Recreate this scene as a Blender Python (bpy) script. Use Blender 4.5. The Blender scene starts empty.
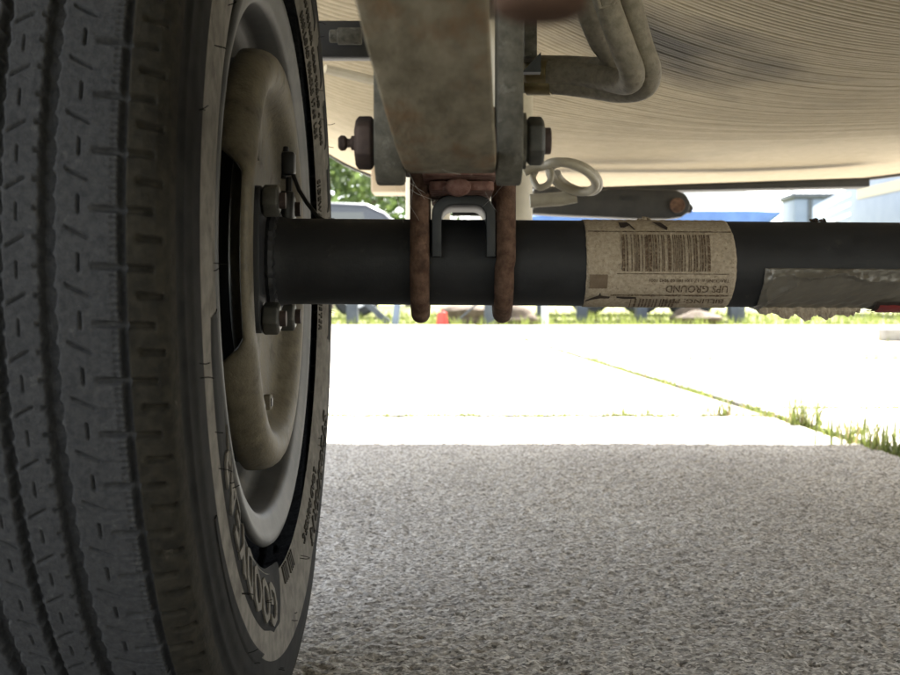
import bpy, bmesh, math, random
import numpy as np
from mathutils import Vector, Matrix, Quaternion
R = math.radians
PI = math.pi
random.seed(7)
rng = np.random.default_rng(11)
scn = bpy.context.scene
COL = scn.collection

# ------------------------------------------------------------------ camera, sky, sun, exposure
F_PX, CX, CY, HZ = 1280.0, 450.0, 337.5, 295.0
CAM_H = 0.29
PITCH = math.atan((CY - HZ) / F_PX)
cam_d = bpy.data.cameras.new('camera')
cam = bpy.data.objects.new('camera', cam_d)
COL.objects.link(cam)
cam.location = (0, 0, CAM_H)
cam.rotation_euler = (PI / 2 - PITCH, 0, 0)
cam_d.sensor_width = 36.0
cam_d.lens = F_PX / 900.0 * 36.0
cam_d.clip_start = 0.02
cam_d.clip_end = 2000
cam_d.dof.use_dof = True
cam_d.dof.focus_distance = 0.90
cam_d.dof.aperture_fstop = 21.0
scn.camera = cam

SUN_EL, SUN_AZ = R(52.5), R(-24)      # ahead of the camera, a little to its right
SUNV = Vector((-math.sin(SUN_AZ) * math.cos(SUN_EL), math.cos(SUN_AZ) * math.cos(SUN_EL), math.sin(SUN_EL)))
world = bpy.data.worlds.new('World')
scn.world = world
world.use_nodes = True
wn = world.node_tree
bgn = wn.nodes['Background']
sky = wn.nodes.new('ShaderNodeTexSky')
sky.sky_type = 'NISHITA'
sky.sun_disc = False
sky.sun_elevation = SUN_EL
sky.sun_rotation = -SUN_AZ
sky.dust_density = 1.2
sky.air_density = 1.0
hs = wn.nodes.new('ShaderNodeHueSaturation')      # hazy, almost white summer sky
hs.inputs['Saturation'].default_value = 0.35
wn.links.new(sky.outputs[0], hs.inputs['Color'])
wn.links.new(hs.outputs[0], bgn.inputs[0])
bgn.inputs[1].default_value = 0.15
sun_d = bpy.data.lights.new('sun', 'SUN')
sun_d.energy = 5.0
sun_d.angle = R(0.53)
sun_d.color = (1.0, 0.95, 0.87)
sun = bpy.data.objects.new('sun', sun_d)
COL.objects.link(sun)
sun.location = (0, 0, 30)
sun.rotation_euler = SUNV.to_track_quat('Z', 'Y').to_euler()
scn.view_settings.view_transform = 'Standard'
scn.view_settings.look = 'None'
scn.view_settings.gamma = 1.0
scn.view_settings.use_curve_mapping = False
scn.view_settings.exposure = 2.55
scn.cycles.use_denoising = True
scn.cycles.max_bounces = 12
scn.cycles.diffuse_bounces = 8
scn.cycles.use_adaptive_sampling = True
scn.cycles.adaptive_threshold = 0.01
scn.cycles.sample_clamp_indirect = 6


def P(px, py, Y):
    """world point at depth Y (metres ahead) on the line of sight of a photo pixel"""
    c, s = math.cos(PITCH), math.sin(PITCH)
    v = CY - py
    dx, dy, dz = (px - CX), v * s + F_PX * c, v * c - F_PX * s
    k = Y / dy
    return Vector((dx * k, Y, CAM_H + dz * k))


# ------------------------------------------------------------------ materials
MATS = {}


def mat(name, c1, c2=None, scale=20, rough=0.6, metal=0.0, bump=0.0, bscale=None, c3=None, s3=5, lo3=0.5, hi3=0.65,
        rough2=None, detail=6, coord='Object', stretch=None, bdist=0.002, spec=0.5, coat=0.0, lo=0.35, hi=0.65):
    """two-tone noise colour + an optional third patchy layer + fine relief"""
    if name in MATS:
        return MATS[name]
    m = bpy.data.materials.new(name)
    m.use_nodes = True
    nt = m.node_tree
    b = nt.nodes['Principled BSDF']
    b.inputs['Metallic'].default_value = metal
    b.inputs['Roughness'].default_value = rough
    b.inputs['Specular IOR Level'].default_value = spec
    if coat:
        b.inputs['Coat Weight'].default_value = coat
        b.inputs['Coat Roughness'].default_value = 0.15
    tc = nt.nodes.new('ShaderNodeTexCoord')
    src = tc.outputs[coord]
    if stretch:
        mp = nt.nodes.new('ShaderNodeMapping')
        mp.inputs['Scale'].default_value = stretch
        nt.links.new(src, mp.inputs[0])
        src = mp.outputs[0]

    def noise(sc, det=detail, ro=0.6):
        n = nt.nodes.new('ShaderNodeTexNoise')
        n.inputs['Scale'].default_value = sc
        n.inputs['Detail'].default_value = det
        n.inputs['Roughness'].default_value = ro
        nt.links.new(src, n.inputs['Vector'])
        return n.outputs['Fac']

    def ramp(fac, a, bb):
        r = nt.nodes.new('ShaderNodeMapRange')
        r.inputs['From Min'].default_value = a
        r.inputs['From Max'].default_value = bb
        nt.links.new(fac, r.inputs['Value'])
        return r.outputs[0]

    def mix(f, x, y):
        mx = nt.nodes.new('ShaderNodeMix')
        mx.data_type = 'RGBA'
        nt.links.new(f, mx.inputs[0])
        for v, k in ((x, 6), (y, 7)):
            if isinstance(v, tuple):
                mx.inputs[k].default_value = (*v, 1)
            else:
                nt.links.new(v, mx.inputs[k])
        return mx.outputs[2]

    col = None
    if c2 is not None:
        f1 = ramp(noise(scale), lo, hi)
        col = mix(f1, tuple(c1), tuple(c2))
        if rough2 is not None:
            rr = nt.nodes.new('ShaderNodeMapRange')
            rr.inputs['To Min'].default_value = rough
            rr.inputs['To Max'].default_value = rough2
            nt.links.new(f1, rr.inputs['Value'])
            nt.links.new(rr.outputs[0], b.inputs['Roughness'])
    if c3 is not None:
        f3 = ramp(noise(s3, 8, 0.65), lo3, hi3)
        col = mix(f3, col if col is not None else tuple(c1), tuple(c3))
    if col is None:
        b.inputs['Base Color'].default_value = (*c1, 1)
    else:
        nt.links.new(col, b.inputs['Base Color'])
    if bump > 0:
        bp = nt.nodes.new('ShaderNodeBump')
        bp.inputs['Strength'].default_value = bump
        bp.inputs['Distance'].default_value = bdist
        nt.links.new(noise(bscale or scale * 3, 5, 0.65), bp.inputs['Height'])
        nt.links.new(bp.outputs[0], b.inputs['Normal'])
    MATS[name] = m
    return m


M_TREAD = mat('tread_rubber', (0.023, 0.0235, 0.0245), (0.040, 0.040, 0.040), 300, 0.85, bump=0.7, bscale=420, bdist=0.0012, spec=0.25,
              c3=(0.085, 0.083, 0.078), s3=140, lo3=0.62, hi3=0.80)
M_SHOULDER = mat('shoulder_rubber', (0.013, 0.0118, 0.0088), (0.027, 0.0235, 0.0165), 140, 0.9, bump=0.6, bscale=300, bdist=0.0012, spec=0.15,
              c3=(0.13, 0.115, 0.09), s3=80, lo3=0.66, hi3=0.82)
M_SIDE = mat('dusty_sidewall', (0.110, 0.100, 0.084), (0.175, 0.160, 0.137), 80, 0.9, bump=0.3, bscale=400, bdist=0.0006, spec=0.12,
             c3=(0.070, 0.062, 0.052), s3=45, lo3=0.52, hi3=0.72)
M_BLACKR = mat('clean_and_shaded_rubber', (0.010, 0.0098, 0.0092), (0.020, 0.019, 0.017), 60, 0.85, bump=0.25, bscale=400, bdist=0.0005, spec=0.12)
M_RIM = mat('rim_grey_paint', (0.042, 0.042, 0.040), (0.075, 0.072, 0.066), 30, 0.55, metal=0.0, bump=0.15, bscale=200, bdist=0.0006,
            c3=(0.13, 0.115, 0.09), s3=25, lo3=0.55, hi3=0.8)
M_DRUM = mat('drum_black', (0.012, 0.012, 0.012), (0.03, 0.026, 0.022), 30, 0.6, bump=0.3, bscale=120)
M_SHIELD = mat('dust_shield_tan', (0.068, 0.056, 0.033), (0.135, 0.113, 0.072), 90, 0.55, metal=0.1, bump=0.5, bscale=300, bdist=0.001,
               c3=(0.032, 0.026, 0.018), s3=45, lo3=0.52, hi3=0.72, rough2=0.75)
M_AXLE = mat('axle_black_paint', (0.013, 0.0133, 0.0145), (0.021, 0.021, 0.022), 60, 0.5, bump=0.2, bscale=300, bdist=0.001,
             c3=(0.050, 0.045, 0.038), s3=75, lo3=0.62, hi3=0.82, rough2=0.65, spec=0.35)
M_RUST = mat('rust_brown', (0.075, 0.040, 0.026), (0.165, 0.100, 0.068), 130, 0.9, bump=0.7, bscale=420, bdist=0.0012,
             c3=(0.05, 0.030, 0.022), s3=60, lo3=0.5, hi3=0.7, spec=0.2)
M_RUSTRED = mat('rust_red_primer', (0.13, 0.060, 0.045), (0.23, 0.135, 0.108), 120, 0.9, bump=0.8, bscale=300, bdist=0.0016,
                c3=(0.38, 0.28, 0.22), s3=90, lo3=0.57, hi3=0.72, spec=0.2)
M_LEAF = mat('leaf_spring_dusty', (0.115, 0.098, 0.064), (0.215, 0.187, 0.130), 90, 0.85, bump=0.6, bscale=260, bdist=0.0016,
             c3=(0.165, 0.100, 0.050), s3=40, lo3=0.52, hi3=0.72, stretch=(1.0, 0.42, 0.6), spec=0.2)
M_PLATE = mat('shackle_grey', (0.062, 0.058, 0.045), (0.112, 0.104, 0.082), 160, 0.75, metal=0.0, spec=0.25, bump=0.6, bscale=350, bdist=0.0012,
              c3=(0.20, 0.19, 0.16), s3=110, lo3=0.55, hi3=0.76)  # pale third layer stands in for light bounced onto the rounded lower ends
M_BOLT = mat('bolt_dark_rusty', (0.035, 0.023, 0.020), (0.075, 0.05, 0.04), 70, 0.7, metal=0.3, bump=0.4, bscale=300, bdist=0.001)
M_NUT = mat('nut_dark_steel', (0.05, 0.05, 0.045), (0.11, 0.105, 0.09), 60, 0.5, metal=0.5, bump=0.3, bscale=300, bdist=0.0008)
M_DARKRUST = mat('dark_rust', (0.045, 0.027, 0.018), (0.07, 0.042, 0.028), 80, 0.95, spec=0.05)
M_SEAT = mat('seat_black_steel', (0.018, 0.020, 0.022), (0.036, 0.038, 0.040), 50, 0.5, metal=0.2, bump=0.25, bscale=250, bdist=0.0008)
M_TAN = mat('panel_tan', (0.42, 0.34, 0.25), (0.52, 0.43, 0.32), 12, 0.65, bump=0.15, bscale=120)
M_PEX = mat('pex_grey', (0.17, 0.150, 0.112), (0.27, 0.240, 0.185), 160, 0.65, bump=0.4, bscale=320, bdist=0.001,
            c3=(0.09, 0.075, 0.055), s3=80, lo3=0.58, hi3=0.75, spec=0.3)
M_HOSE = mat('hose_cream', (0.30, 0.265, 0.195), (0.40, 0.36, 0.275), 40, 0.45, bump=0.1, bscale=200, c3=(0.24, 0.2, 0.14), s3=25, lo3=0.58, hi3=0.75)
M_CREAM = mat('pvc_cream', (0.56, 0.50, 0.38), (0.66, 0.60, 0.47), 30, 0.45)
M_BRASS = mat('crimp_brass', (0.16, 0.125, 0.06), (0.25, 0.2, 0.1), 60, 0.4, metal=0.7)
M_FRAME = mat('frame_black', (0.014, 0.014, 0.014), (0.028, 0.026, 0.024), 30, 0.55, bump=0.3, bscale=120)
M_WIRE = mat('wire_black', (0.008, 0.008, 0.008), rough=0.45)
M_LABEL = mat('label_paper', (0.32, 0.262, 0.19), (0.46, 0.385, 0.29), 420, 0.9, bump=0.7, bscale=800, bdist=0.0008,
              c3=(0.20, 0.15, 0.10), s3=600, lo3=0.56, hi3=0.70, spec=0.15)
M_PRINT = mat('label_print', (0.085, 0.055, 0.036), (0.30, 0.24, 0.17), 600, 0.9, lo=0.45, hi=0.68, spec=0.15)
M_SMUDGE = mat('print_smudge', (0.15, 0.108, 0.072), (0.20, 0.15, 0.105), 90, 0.9, spec=0.15)
M_LETTER = mat('lettering_rubber', (0.045, 0.041, 0.035), (0.075, 0.068, 0.057), 80, 0.9, spec=0.1)
M_TORN = mat('label_torn_dark', (0.025, 0.016, 0.012), (0.045, 0.03, 0.02), 200, 0.9)
M_TAPE = mat('tape_film', (0.088, 0.078, 0.062), (0.125, 0.112, 0.09), 40, 0.34, coat=0.4, bump=0.25, bscale=60, bdist=0.002)
M_RED = mat('red_print', (0.25, 0.02, 0.02), (0.18, 0.012, 0.012), 50, 0.5)
M_SAND = mat('sand_crust', (0.30, 0.24, 0.17), (0.48, 0.40, 0.30), 300, 0.95, bump=0.8, bscale=600, bdist=0.002)
M_WEED = mat('weed_green', (0.12, 0.155, 0.035), (0.19, 0.21, 0.06), 40, 0.6)
M_WEEDDRY = mat('weed_dry', (0.23, 0.19, 0.09), (0.30, 0.25, 0.13), 40, 0.7)
M_WHITE = mat('coach_white', (0.72, 0.73, 0.74), (0.78, 0.78, 0.78), 2, 0.35)
M_PALE = mat('pale_blue_grey', (0.14, 0.18, 0.25), (0.17, 0.21, 0.28), 3, 0.5)
M_BLUE = mat('tarp_blue', (0.06, 0.13, 0.33), (0.09, 0.18, 0.40), 5, 0.55, bump=0.4, bscale=6, bdist=0.03)
M_CARG = mat('car_grey', (0.035, 0.037, 0.042), (0.045, 0.047, 0.052), 3, 0.3, metal=0.4, coat=0.6)
M_GLASS = mat('dark_glass', (0.02, 0.025, 0.03), rough=0.08, spec=0.8)
M_POST = mat('post_blue_grey', (0.045, 0.055, 0.075), (0.07, 0.08, 0.10), 12, 0.6)
M_TYREFAR = mat('far_tyre', (0.02, 0.02, 0.02), (0.03, 0.03, 0.03), 10, 0.8)
M_STRIPE = mat('stripe_beige', (0.45, 0.38, 0.28), rough=0.5)
M_BUCKET = mat('bucket_red', (0.55, 0.03, 0.02), (0.62, 0.05, 0.03), 10, 0.4)
M_ROCK = mat('rock_brown', (0.06, 0.042, 0.027), (0.12, 0.088, 0.06), 8, 0.9, bump=0.7, bscale=20, bdist=0.02)
M_BARK = mat('bark', (0.06, 0.045, 0.03), (0.11, 0.085, 0.06), 15, 0.9, bump=0.6, bscale=30, bdist=0.02)
M_FOL = mat('foliage', (0.035, 0.075, 0.018), (0.075, 0.125, 0.03), 3, 0.6)
M_FOL2 = mat('foliage_pale', (0.06, 0.10, 0.03), (0.11, 0.15, 0.05), 3, 0.6)
M_WOOD = mat('wood_grey', (0.24, 0.22, 0.18), (0.32, 0.30, 0.25), 20, 0.8, bump=0.4, bscale=40)
M_WEB = mat('cobweb', (0.55, 0.53, 0.48), rough=0.8)


def ground_mats():
    # coarse worn concrete: aggregate speckle + pits + stains
    m = bpy.data.materials.new('worn_concrete')
    m.use_nodes = True
    nt = m.node_tree
    b = nt.nodes['Principled BSDF']
    b.inputs['Roughness'].default_value = 0.9
    b.inputs['Specular IOR Level'].default_value = 0.3
    tc = nt.nodes.new('ShaderNodeTexCoord')
    geo = nt.nodes.new('ShaderNodeNewGeometry')
    src = geo.outputs['Position']

    def noise(sc, det, ro):
        n = nt.nodes.new('ShaderNodeTexNoise')
        n.inputs['Scale'].default_value = sc
        n.inputs['Detail'].default_value = det
        n.inputs['Roughness'].default_value = ro
        nt.links.new(src, n.inputs['Vector'])
        return n.outputs['Fac']

    def rampc(fac, stops):
        r = nt.nodes.new('ShaderNodeValToRGB')
        r.color_ramp.elements[0].position, r.color_ramp.elements[0].color = stops[0][0], (*stops[0][1], 1)
        r.color_ramp.elements[1].position, r.color_ramp.elements[1].color = stops[-1][0], (*stops[-1][1], 1)
        for p, c in stops[1:-1]:
            e = r.color_ramp.elements.new(p)
            e.color = (*c, 1)
        nt.links.new(fac, r.inputs[0])
        return r.outputs[0]
    def voro(sc, out):
        n = nt.nodes.new('ShaderNodeTexVoronoi')
        n.inputs['Scale'].default_value = sc
        nt.links.new(src, n.inputs['Vector'])
        return n.outputs[out]
    sep = nt.nodes.new('ShaderNodeSeparateColor')
    nt.links.new(voro(360, 'Color'), sep.inputs[0])
    avg = nt.nodes.new('ShaderNodeMix')
    avg.inputs[0].default_value = 0.5
    nt.links.new(sep.outputs[0], avg.inputs[2])
    nt.links.new(noise(480, 4, 0.75), avg.inputs[3])
    fine = rampc(avg.outputs[0], [(0.20, (0.070, 0.064, 0.056)), (0.37, (0.27, 0.252, 0.225)), (0.58, (0.44, 0.418, 0.378)), (0.80, (0.80, 0.77, 0.71))])
    big = rampc(noise(1.7, 5, 0.6), [(0.3, (0.78, 0.77, 0.76)), (0.7, (1.12, 1.12, 1.11))])
    mx = nt.nodes.new('ShaderNodeMix')
    mx.data_type = 'RGBA'
    mx.blend_type = 'MULTIPLY'
    mx.inputs[0].default_value = 1
    nt.links.new(fine, mx.inputs[6])
    nt.links.new(big, mx.inputs[7])
    nt.links.new(mx.outputs[2], b.inputs['Base Color'])
    bp = nt.nodes.new('ShaderNodeBump')
    bp.inputs['Strength'].default_value = 1.0
    bp.inputs['Distance'].default_value = 0.004
    hm = nt.nodes.new('ShaderNodeMix')
    hm.inputs[0].default_value = 0.5
    nt.links.new(noise(75, 6, 0.75), hm.inputs[2])
    nt.links.new(sep.outputs[1], hm.inputs[3])
    nt.links.new(hm.outputs[0], bp.inputs['Height'])
    nt.links.new(bp.outputs[0], b.inputs['Normal'])
    e = mat('field_earth', (0.13, 0.15, 0.035), (0.22, 0.22, 0.07), 1.2, 0.95, bump=0.6, bscale=20, bdist=0.03,
            c3=(0.26, 0.21, 0.13), s3=0.5, lo3=0.55, hi3=0.7)
    return m, e


def edge_wear(m, col, lo, hi):
    """rubbed, dust-greyed convex edges"""
    nt = m.node_tree
    b = nt.nodes['Principled BSDF']
    old = b.inputs['Base Color'].links[0].from_socket
    g_ = nt.nodes.new('ShaderNodeNewGeometry')
    r = nt.nodes.new('ShaderNodeMapRange')
    r.inputs['From Min'].default_value = lo
    r.inputs['From Max'].default_value = hi
    nt.links.new(g_.outputs['Pointiness'], r.inputs['Value'])
    mx = nt.nodes.new('ShaderNodeMix')
    mx.data_type = 'RGBA'
    nt.links.new(r.outputs[0], mx.inputs[0])
    nt.links.new(old, mx.inputs[6])
    mx.inputs[7].default_value = (*col, 1)
    nt.links.new(mx.outputs[2], b.inputs['Base Color'])


edge_wear(M_TREAD, (0.10, 0.10, 0.095), 0.54, 0.68)
M_CONC, M_EARTH = ground_mats()


def belly_mat():
    m = mat('underbelly_tan', (0.43, 0.365, 0.252), (0.49, 0.42, 0.297), 60, 0.7, bump=0.25, bscale=300, bdist=0.001,
            c3=(0.37, 0.315, 0.22), s3=6, lo3=0.5, hi3=0.75, spec=0.2)
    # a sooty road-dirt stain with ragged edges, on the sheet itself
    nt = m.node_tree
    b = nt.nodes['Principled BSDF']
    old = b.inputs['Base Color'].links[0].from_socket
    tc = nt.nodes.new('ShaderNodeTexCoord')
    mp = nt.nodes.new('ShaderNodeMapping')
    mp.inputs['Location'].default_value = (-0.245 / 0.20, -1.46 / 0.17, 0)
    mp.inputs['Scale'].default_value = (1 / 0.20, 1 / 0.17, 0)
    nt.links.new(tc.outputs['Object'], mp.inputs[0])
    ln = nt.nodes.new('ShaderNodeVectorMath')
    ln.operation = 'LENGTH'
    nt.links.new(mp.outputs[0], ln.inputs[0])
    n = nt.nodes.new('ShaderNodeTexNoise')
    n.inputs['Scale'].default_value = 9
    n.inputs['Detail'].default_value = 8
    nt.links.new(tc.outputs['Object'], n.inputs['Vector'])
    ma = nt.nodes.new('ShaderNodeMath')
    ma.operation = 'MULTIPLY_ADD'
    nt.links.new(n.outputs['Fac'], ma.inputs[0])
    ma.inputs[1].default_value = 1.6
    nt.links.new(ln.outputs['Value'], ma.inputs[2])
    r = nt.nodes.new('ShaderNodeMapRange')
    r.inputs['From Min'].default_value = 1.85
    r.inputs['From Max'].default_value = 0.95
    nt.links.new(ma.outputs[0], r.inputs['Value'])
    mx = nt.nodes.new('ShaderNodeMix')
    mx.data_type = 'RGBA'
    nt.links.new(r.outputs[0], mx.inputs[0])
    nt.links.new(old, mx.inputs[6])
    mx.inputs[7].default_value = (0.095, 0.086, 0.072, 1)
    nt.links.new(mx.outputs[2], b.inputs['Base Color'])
    return m


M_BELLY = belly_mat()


def leafy(m, f=0.45):
    nt = m.node_tree
    b = nt.nodes['Principled BSDF']
    t = nt.nodes.new('ShaderNodeBsdfTranslucent')
    src_ = b.inputs['Base Color'].links[0].from_socket
    nt.links.new(src_, t.inputs['Color'])
    mx = nt.nodes.new('ShaderNodeMixShader')
    mx.inputs[0].default_value = f
    nt.links.new(b.outputs[0], mx.inputs[1])
    nt.links.new(t.outputs[0], mx.inputs[2])
    nt.links.new(mx.outputs[0], nt.nodes['Material Output'].inputs['Surface'])


for m_ in (M_WEED, M_WEEDDRY, M_FOL, M_FOL2):
    leafy(m_)
M_JOINT = mat('joint_dirt', (0.035, 0.032, 0.018), (0.07, 0.06, 0.035), 60, 0.95, bump=0.6, bscale=150)


# ------------------------------------------------------------------ mesh helpers
class MB:
    def __init__(s):
        s.v, s.f = [], []

    def add(s, v, f):
        o = len(s.v)
        s.v.extend([tuple(p) for p in v])
        s.f.extend([tuple(i + o for i in q) for q in f])
        return s

    def box(s, x0, x1, y0, y1, z0, z1):
        v = [(x0, y0, z0), (x1, y0, z0), (x1, y1, z0), (x0, y1, z0), (x0, y0, z1), (x1, y0, z1), (x1, y1, z1), (x0, y1, z1)]
        return s.add(v, [(0, 3, 2, 1), (4, 5, 6, 7), (0, 1, 5, 4), (1, 2, 6, 5), (2, 3, 7, 6), (3, 0, 4, 7)])

    def tube(s, path, r, n=14, caps=True):
        path = [Vector(p) for p in path]
        rs = r if isinstance(r, (list, tuple)) else [r] * len(path)
        t0 = (path[1] - path[0]).normalized()
        a = Vector((0, 0, 1)) if abs(t0.z) < 0.9 else Vector((1, 0, 0))
        nrm = (a - t0 * a.dot(t0)).normalized()
        v, f = [], []
        pt = t0
        for i, p in enumerate(path):
            t = (path[min(i + 1, len(path) - 1)] - path[max(i - 1, 0)]).normalized()
            q = pt.rotation_difference(t)
            nrm = (q @ nrm)
            nrm = (nrm - t * nrm.dot(t)).normalized()
            bi = t.cross(nrm)
            pt = t
            for k in range(n):
                an = 2 * PI * k / n
                v.append(p + (nrm * math.cos(an) + bi * math.sin(an)) * rs[i])
        for i in range(len(path) - 1):
            for k in range(n):
                k2 = (k + 1) % n
                f.append((i * n + k, i * n + k2, (i + 1) * n + k2, (i + 1) * n + k))
        if caps:
            f.append(tuple(range(n - 1, -1, -1)))
            f.append(tuple(range((len(path) - 1) * n, len(path) * n)))
        return s.add(v, f)

    def prism_x(s, poly, x0, x1):
        """poly of (y, z) swept along x"""
        n = len(poly)
        v = [(x0, y, z) for y, z in poly] + [(x1, y, z) for y, z in poly]
        f = [tuple(range(n - 1, -1, -1)), tuple(range(n, 2 * n))]
        f += [(i, (i + 1) % n, n + (i + 1) % n, n + i) for i in range(n)]
        return s.add(v, f)

    def prism_y(s, poly, y0, y1):
        """poly of (x, z) swept along y"""
        n = len(poly)
        v = [(x, y0, z) for x, z in poly] + [(x, y1, z) for x, z in poly]
        f = [tuple(range(n)), tuple(range(2 * n - 1, n - 1, -1))]
        f += [(i, n + i, n + (i + 1) % n, (i + 1) % n) for i in range(n)]
        return s.add(v, f)

    def hex_x(s, x0, x1, y, z, r, rot=0.3):
        c = 0.18 * r
        n = 6
        rings = [(x0, r - c), (x0 + c * 0.7, r), (x1 - c * 0.7, r), (x1, r - c)]
        v, f = [], []
        for x, rr in rings:
            for k in range(n):
                a = rot + k * PI / 3
                v.append((x, y + rr * math.cos(a), z + rr * math.sin(a)))
        for i in range(3):
            for k in range(n):
                f.append((i * n + k, i * n + (k + 1) % n, (i + 1) * n + (k + 1) % n, (i + 1) * n + k))
        f += [tuple(range(n - 1, -1, -1)), tuple(range(3 * n, 4 * n))]
        return s.add(v, f)

    def lathe_x(s, prof, cy, cz, n=64, closed=False):
        """prof of (x, r) turned about an x-parallel axis"""
        m = len(prof)
        v = [(x, cy + r * math.cos(2 * PI * k / n), cz + r * math.sin(2 * PI * k / n)) for x, r in prof for k in range(n)]
        f = []
        for i in range(m if closed else m - 1):
            j = (i + 1) % m
            for k in range(n):
                k2 = (k + 1) % n
                f.append((i * n + k, i * n + k2, j * n + k2, j * n + k))
        return s.add(v, f)

    def build(s, name, m, parent=None, smooth=True, bevel=0, seg=2, angle=40, loc=None):
        me = bpy.data.meshes.new(name)
        vs = s.v
        if loc is not None:
            vs = [(a - loc[0], b - loc[1], c - loc[2]) for a, b, c in vs]
        me.from_pydata(vs, [], s.f)
        me.update()
        bm = bmesh.new()
        bm.from_mesh(me)
        bmesh.ops.recalc_face_normals(bm, faces=bm.faces)
        if bevel > 0:
            ed = [e for e in bm.edges if len(e.link_faces) == 2 and e.calc_face_angle(0) > R(30)]
            bmesh.ops.bevel(bm, geom=ed, offset=bevel, segments=seg, affect='EDGES', profile=0.5, clamp_overlap=True)
        for f in bm.faces:
            f.smooth = smooth
        if smooth:
            for e in bm.edges:
                if len(e.link_faces) == 2 and e.calc_face_angle(0) > R(angle):
                    e.smooth = False
        bm.to_mesh(me)
        bm.free()
        me.materials.append(m)
        o = bpy.data.objects.new(name, me)
        COL.objects.link(o)
        if loc is not None:
            o.location = loc
        if parent is not None:
            put(o, parent)
        return o


def put(o, parent):
    o.parent = parent
    bpy.context.view_layer.update()
    o.matrix_parent_inverse = parent.matrix_world.inverted()


def fast_mesh(name, V, Fq, m, parent=None, smooth=True):
    """numpy verts / faces (quads or tris) to one object"""
    V = np.asarray(V, dtype=np.float32)
    Fq = np.asarray(Fq, dtype=np.int32)
    k = Fq.shape[1]
    me = bpy.data.meshes.new(name)
    me.vertices.add(len(V))
    me.vertices.foreach_set('co', V.ravel())
    me.loops.add(Fq.size)
    me.loops.foreach_set('vertex_index', Fq.ravel())
    me.polygons.add(len(Fq))
    me.polygons.foreach_set('loop_start', np.arange(0, Fq.size, k, dtype=np.int32))
    me.polygons.foreach_set('use_smooth', np.full(len(Fq), smooth))
    me.update(calc_edges=True)
    me.validate()
    me.materials.append(m)
    o = bpy.data.objects.new(name, me)
    COL.objects.link(o)
    if parent is not None:
        put(o, parent)
    return o


def grid_faces(nr, nc, wrap_r=False):
    r = np.arange(nr if wrap_r else nr - 1)
    c = np.arange(nc - 1)
    rr, cc = np.meshgrid(r, c, indexing='ij')
    r2 = (rr + 1) % nr
    return np.stack([rr * nc + cc, r2 * nc + cc, r2 * nc + cc + 1, rr * nc + cc + 1], -1).reshape(-1, 4)


def empty(name, loc, label, cat, group=None):
    o = bpy.data.objects.new(name, None)
    o.empty_display_size = 0.05
    COL.objects.link(o)
    o.location = loc
    bpy.context.view_layer.update()
    return tag(o, label, cat, group)


def tag(o, label, cat, group=None, kind=None):
    o['label'] = label
    o['category'] = cat
    if group:
        o['group'] = group
    if kind:
        o['kind'] = kind
    return o


def struct(o):
    o['kind'] = 'structure'
    return o


def copy_tree(o, parent=None):
    c = o.copy()
    COL.objects.link(c)
    if parent is not None:
        c.parent = parent
    for ch in list(o.children):
        copy_tree(ch, c)
    return c


def text_geo(body, size, extrude=0.0, res=2, space=1.0, bold=0.0):
    cu = bpy.data.curves.new('text', 'FONT')
    cu.body = body
    cu.size = size
    cu.extrude = extrude
    cu.offset = bold
    cu.resolution_u = res
    cu.space_character = space
    ob = bpy.data.objects.new('text', cu)
    COL.objects.link(ob)
    dg = bpy.context.evaluated_depsgraph_get()
    me = bpy.data.meshes.new_from_object(ob.evaluated_get(dg))
    # cut long faces so the text can follow a curved surface
    bm = bmesh.new()
    bm.from_mesh(me)
    bmesh.ops.triangulate(bm, faces=bm.faces)
    bm.to_mesh(me)
    bm.free()
    v = [tuple(p.co) for p in me.vertices]
    f = [tuple(p.vertices) for p in me.polygons]
    bpy.data.objects.remove(ob)
    bpy.data.curves.remove(cu)
    bpy.data.meshes.remove(me)
    return v, f


# ------------------------------------------------------------------ the setting
field = MB()
field.add([(-600, -600, -0.03), (600, -600, -0.03), (600, 1200, -0.03), (-600, 1200, -0.03)], [(0, 1, 2, 3)])
struct(field.build('ground', M_EARTH, smooth=False))

# concrete yard: slabs a few metres long with dirt-filled joints
jb = MB()
jb.add([(-9, -6.8, -0.014), (14, -6.8, -0.014), (14, 12.42, -0.014), (-9, 12.42, -0.014)], [(0, 1, 2, 3)])
yard = struct(jb.build('concrete_yard', M_JOINT, smooth=False))


def joint_x(y):
    return 0.70 + (y - 4.6) * -0.056


rows_l = [-6.7, -4.2, -1.7, 0.55, 3.09, 5.62, 8.25, 10.6, 12.4]
rows_r = [-6.7, -4.2, -1.7, 0.75, 3.30, 5.78, 8.35, 10.7, 12.4]
ns = 0


def slab(x0a, x1a, x0b, x1b, y0, y1, dz):
    g = 0.020
    b = MB()
    v = []
    for (x, y) in ((x0a + g, y0 + g), (x1a - g, y0 + g), (x1b - g, y1 - g), (x0b + g, y1 - g)):
        v.append((x, y, -0.012))
    for (x, y) in ((x0a + g, y0 + g), (x1a - g, y0 + g), (x1b - g, y1 - g), (x0b + g, y1 - g)):
        v.append((x, y, dz))
    b.add(v, [(0, 3, 2, 1), (4, 5, 6, 7), (0, 1, 5, 4), (1, 2, 6, 5), (2, 3, 7, 6), (3, 0, 4, 7)])
    o = b.build('slab', M_CONC, yard, bevel=0.004, seg=2)
    return o


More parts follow.
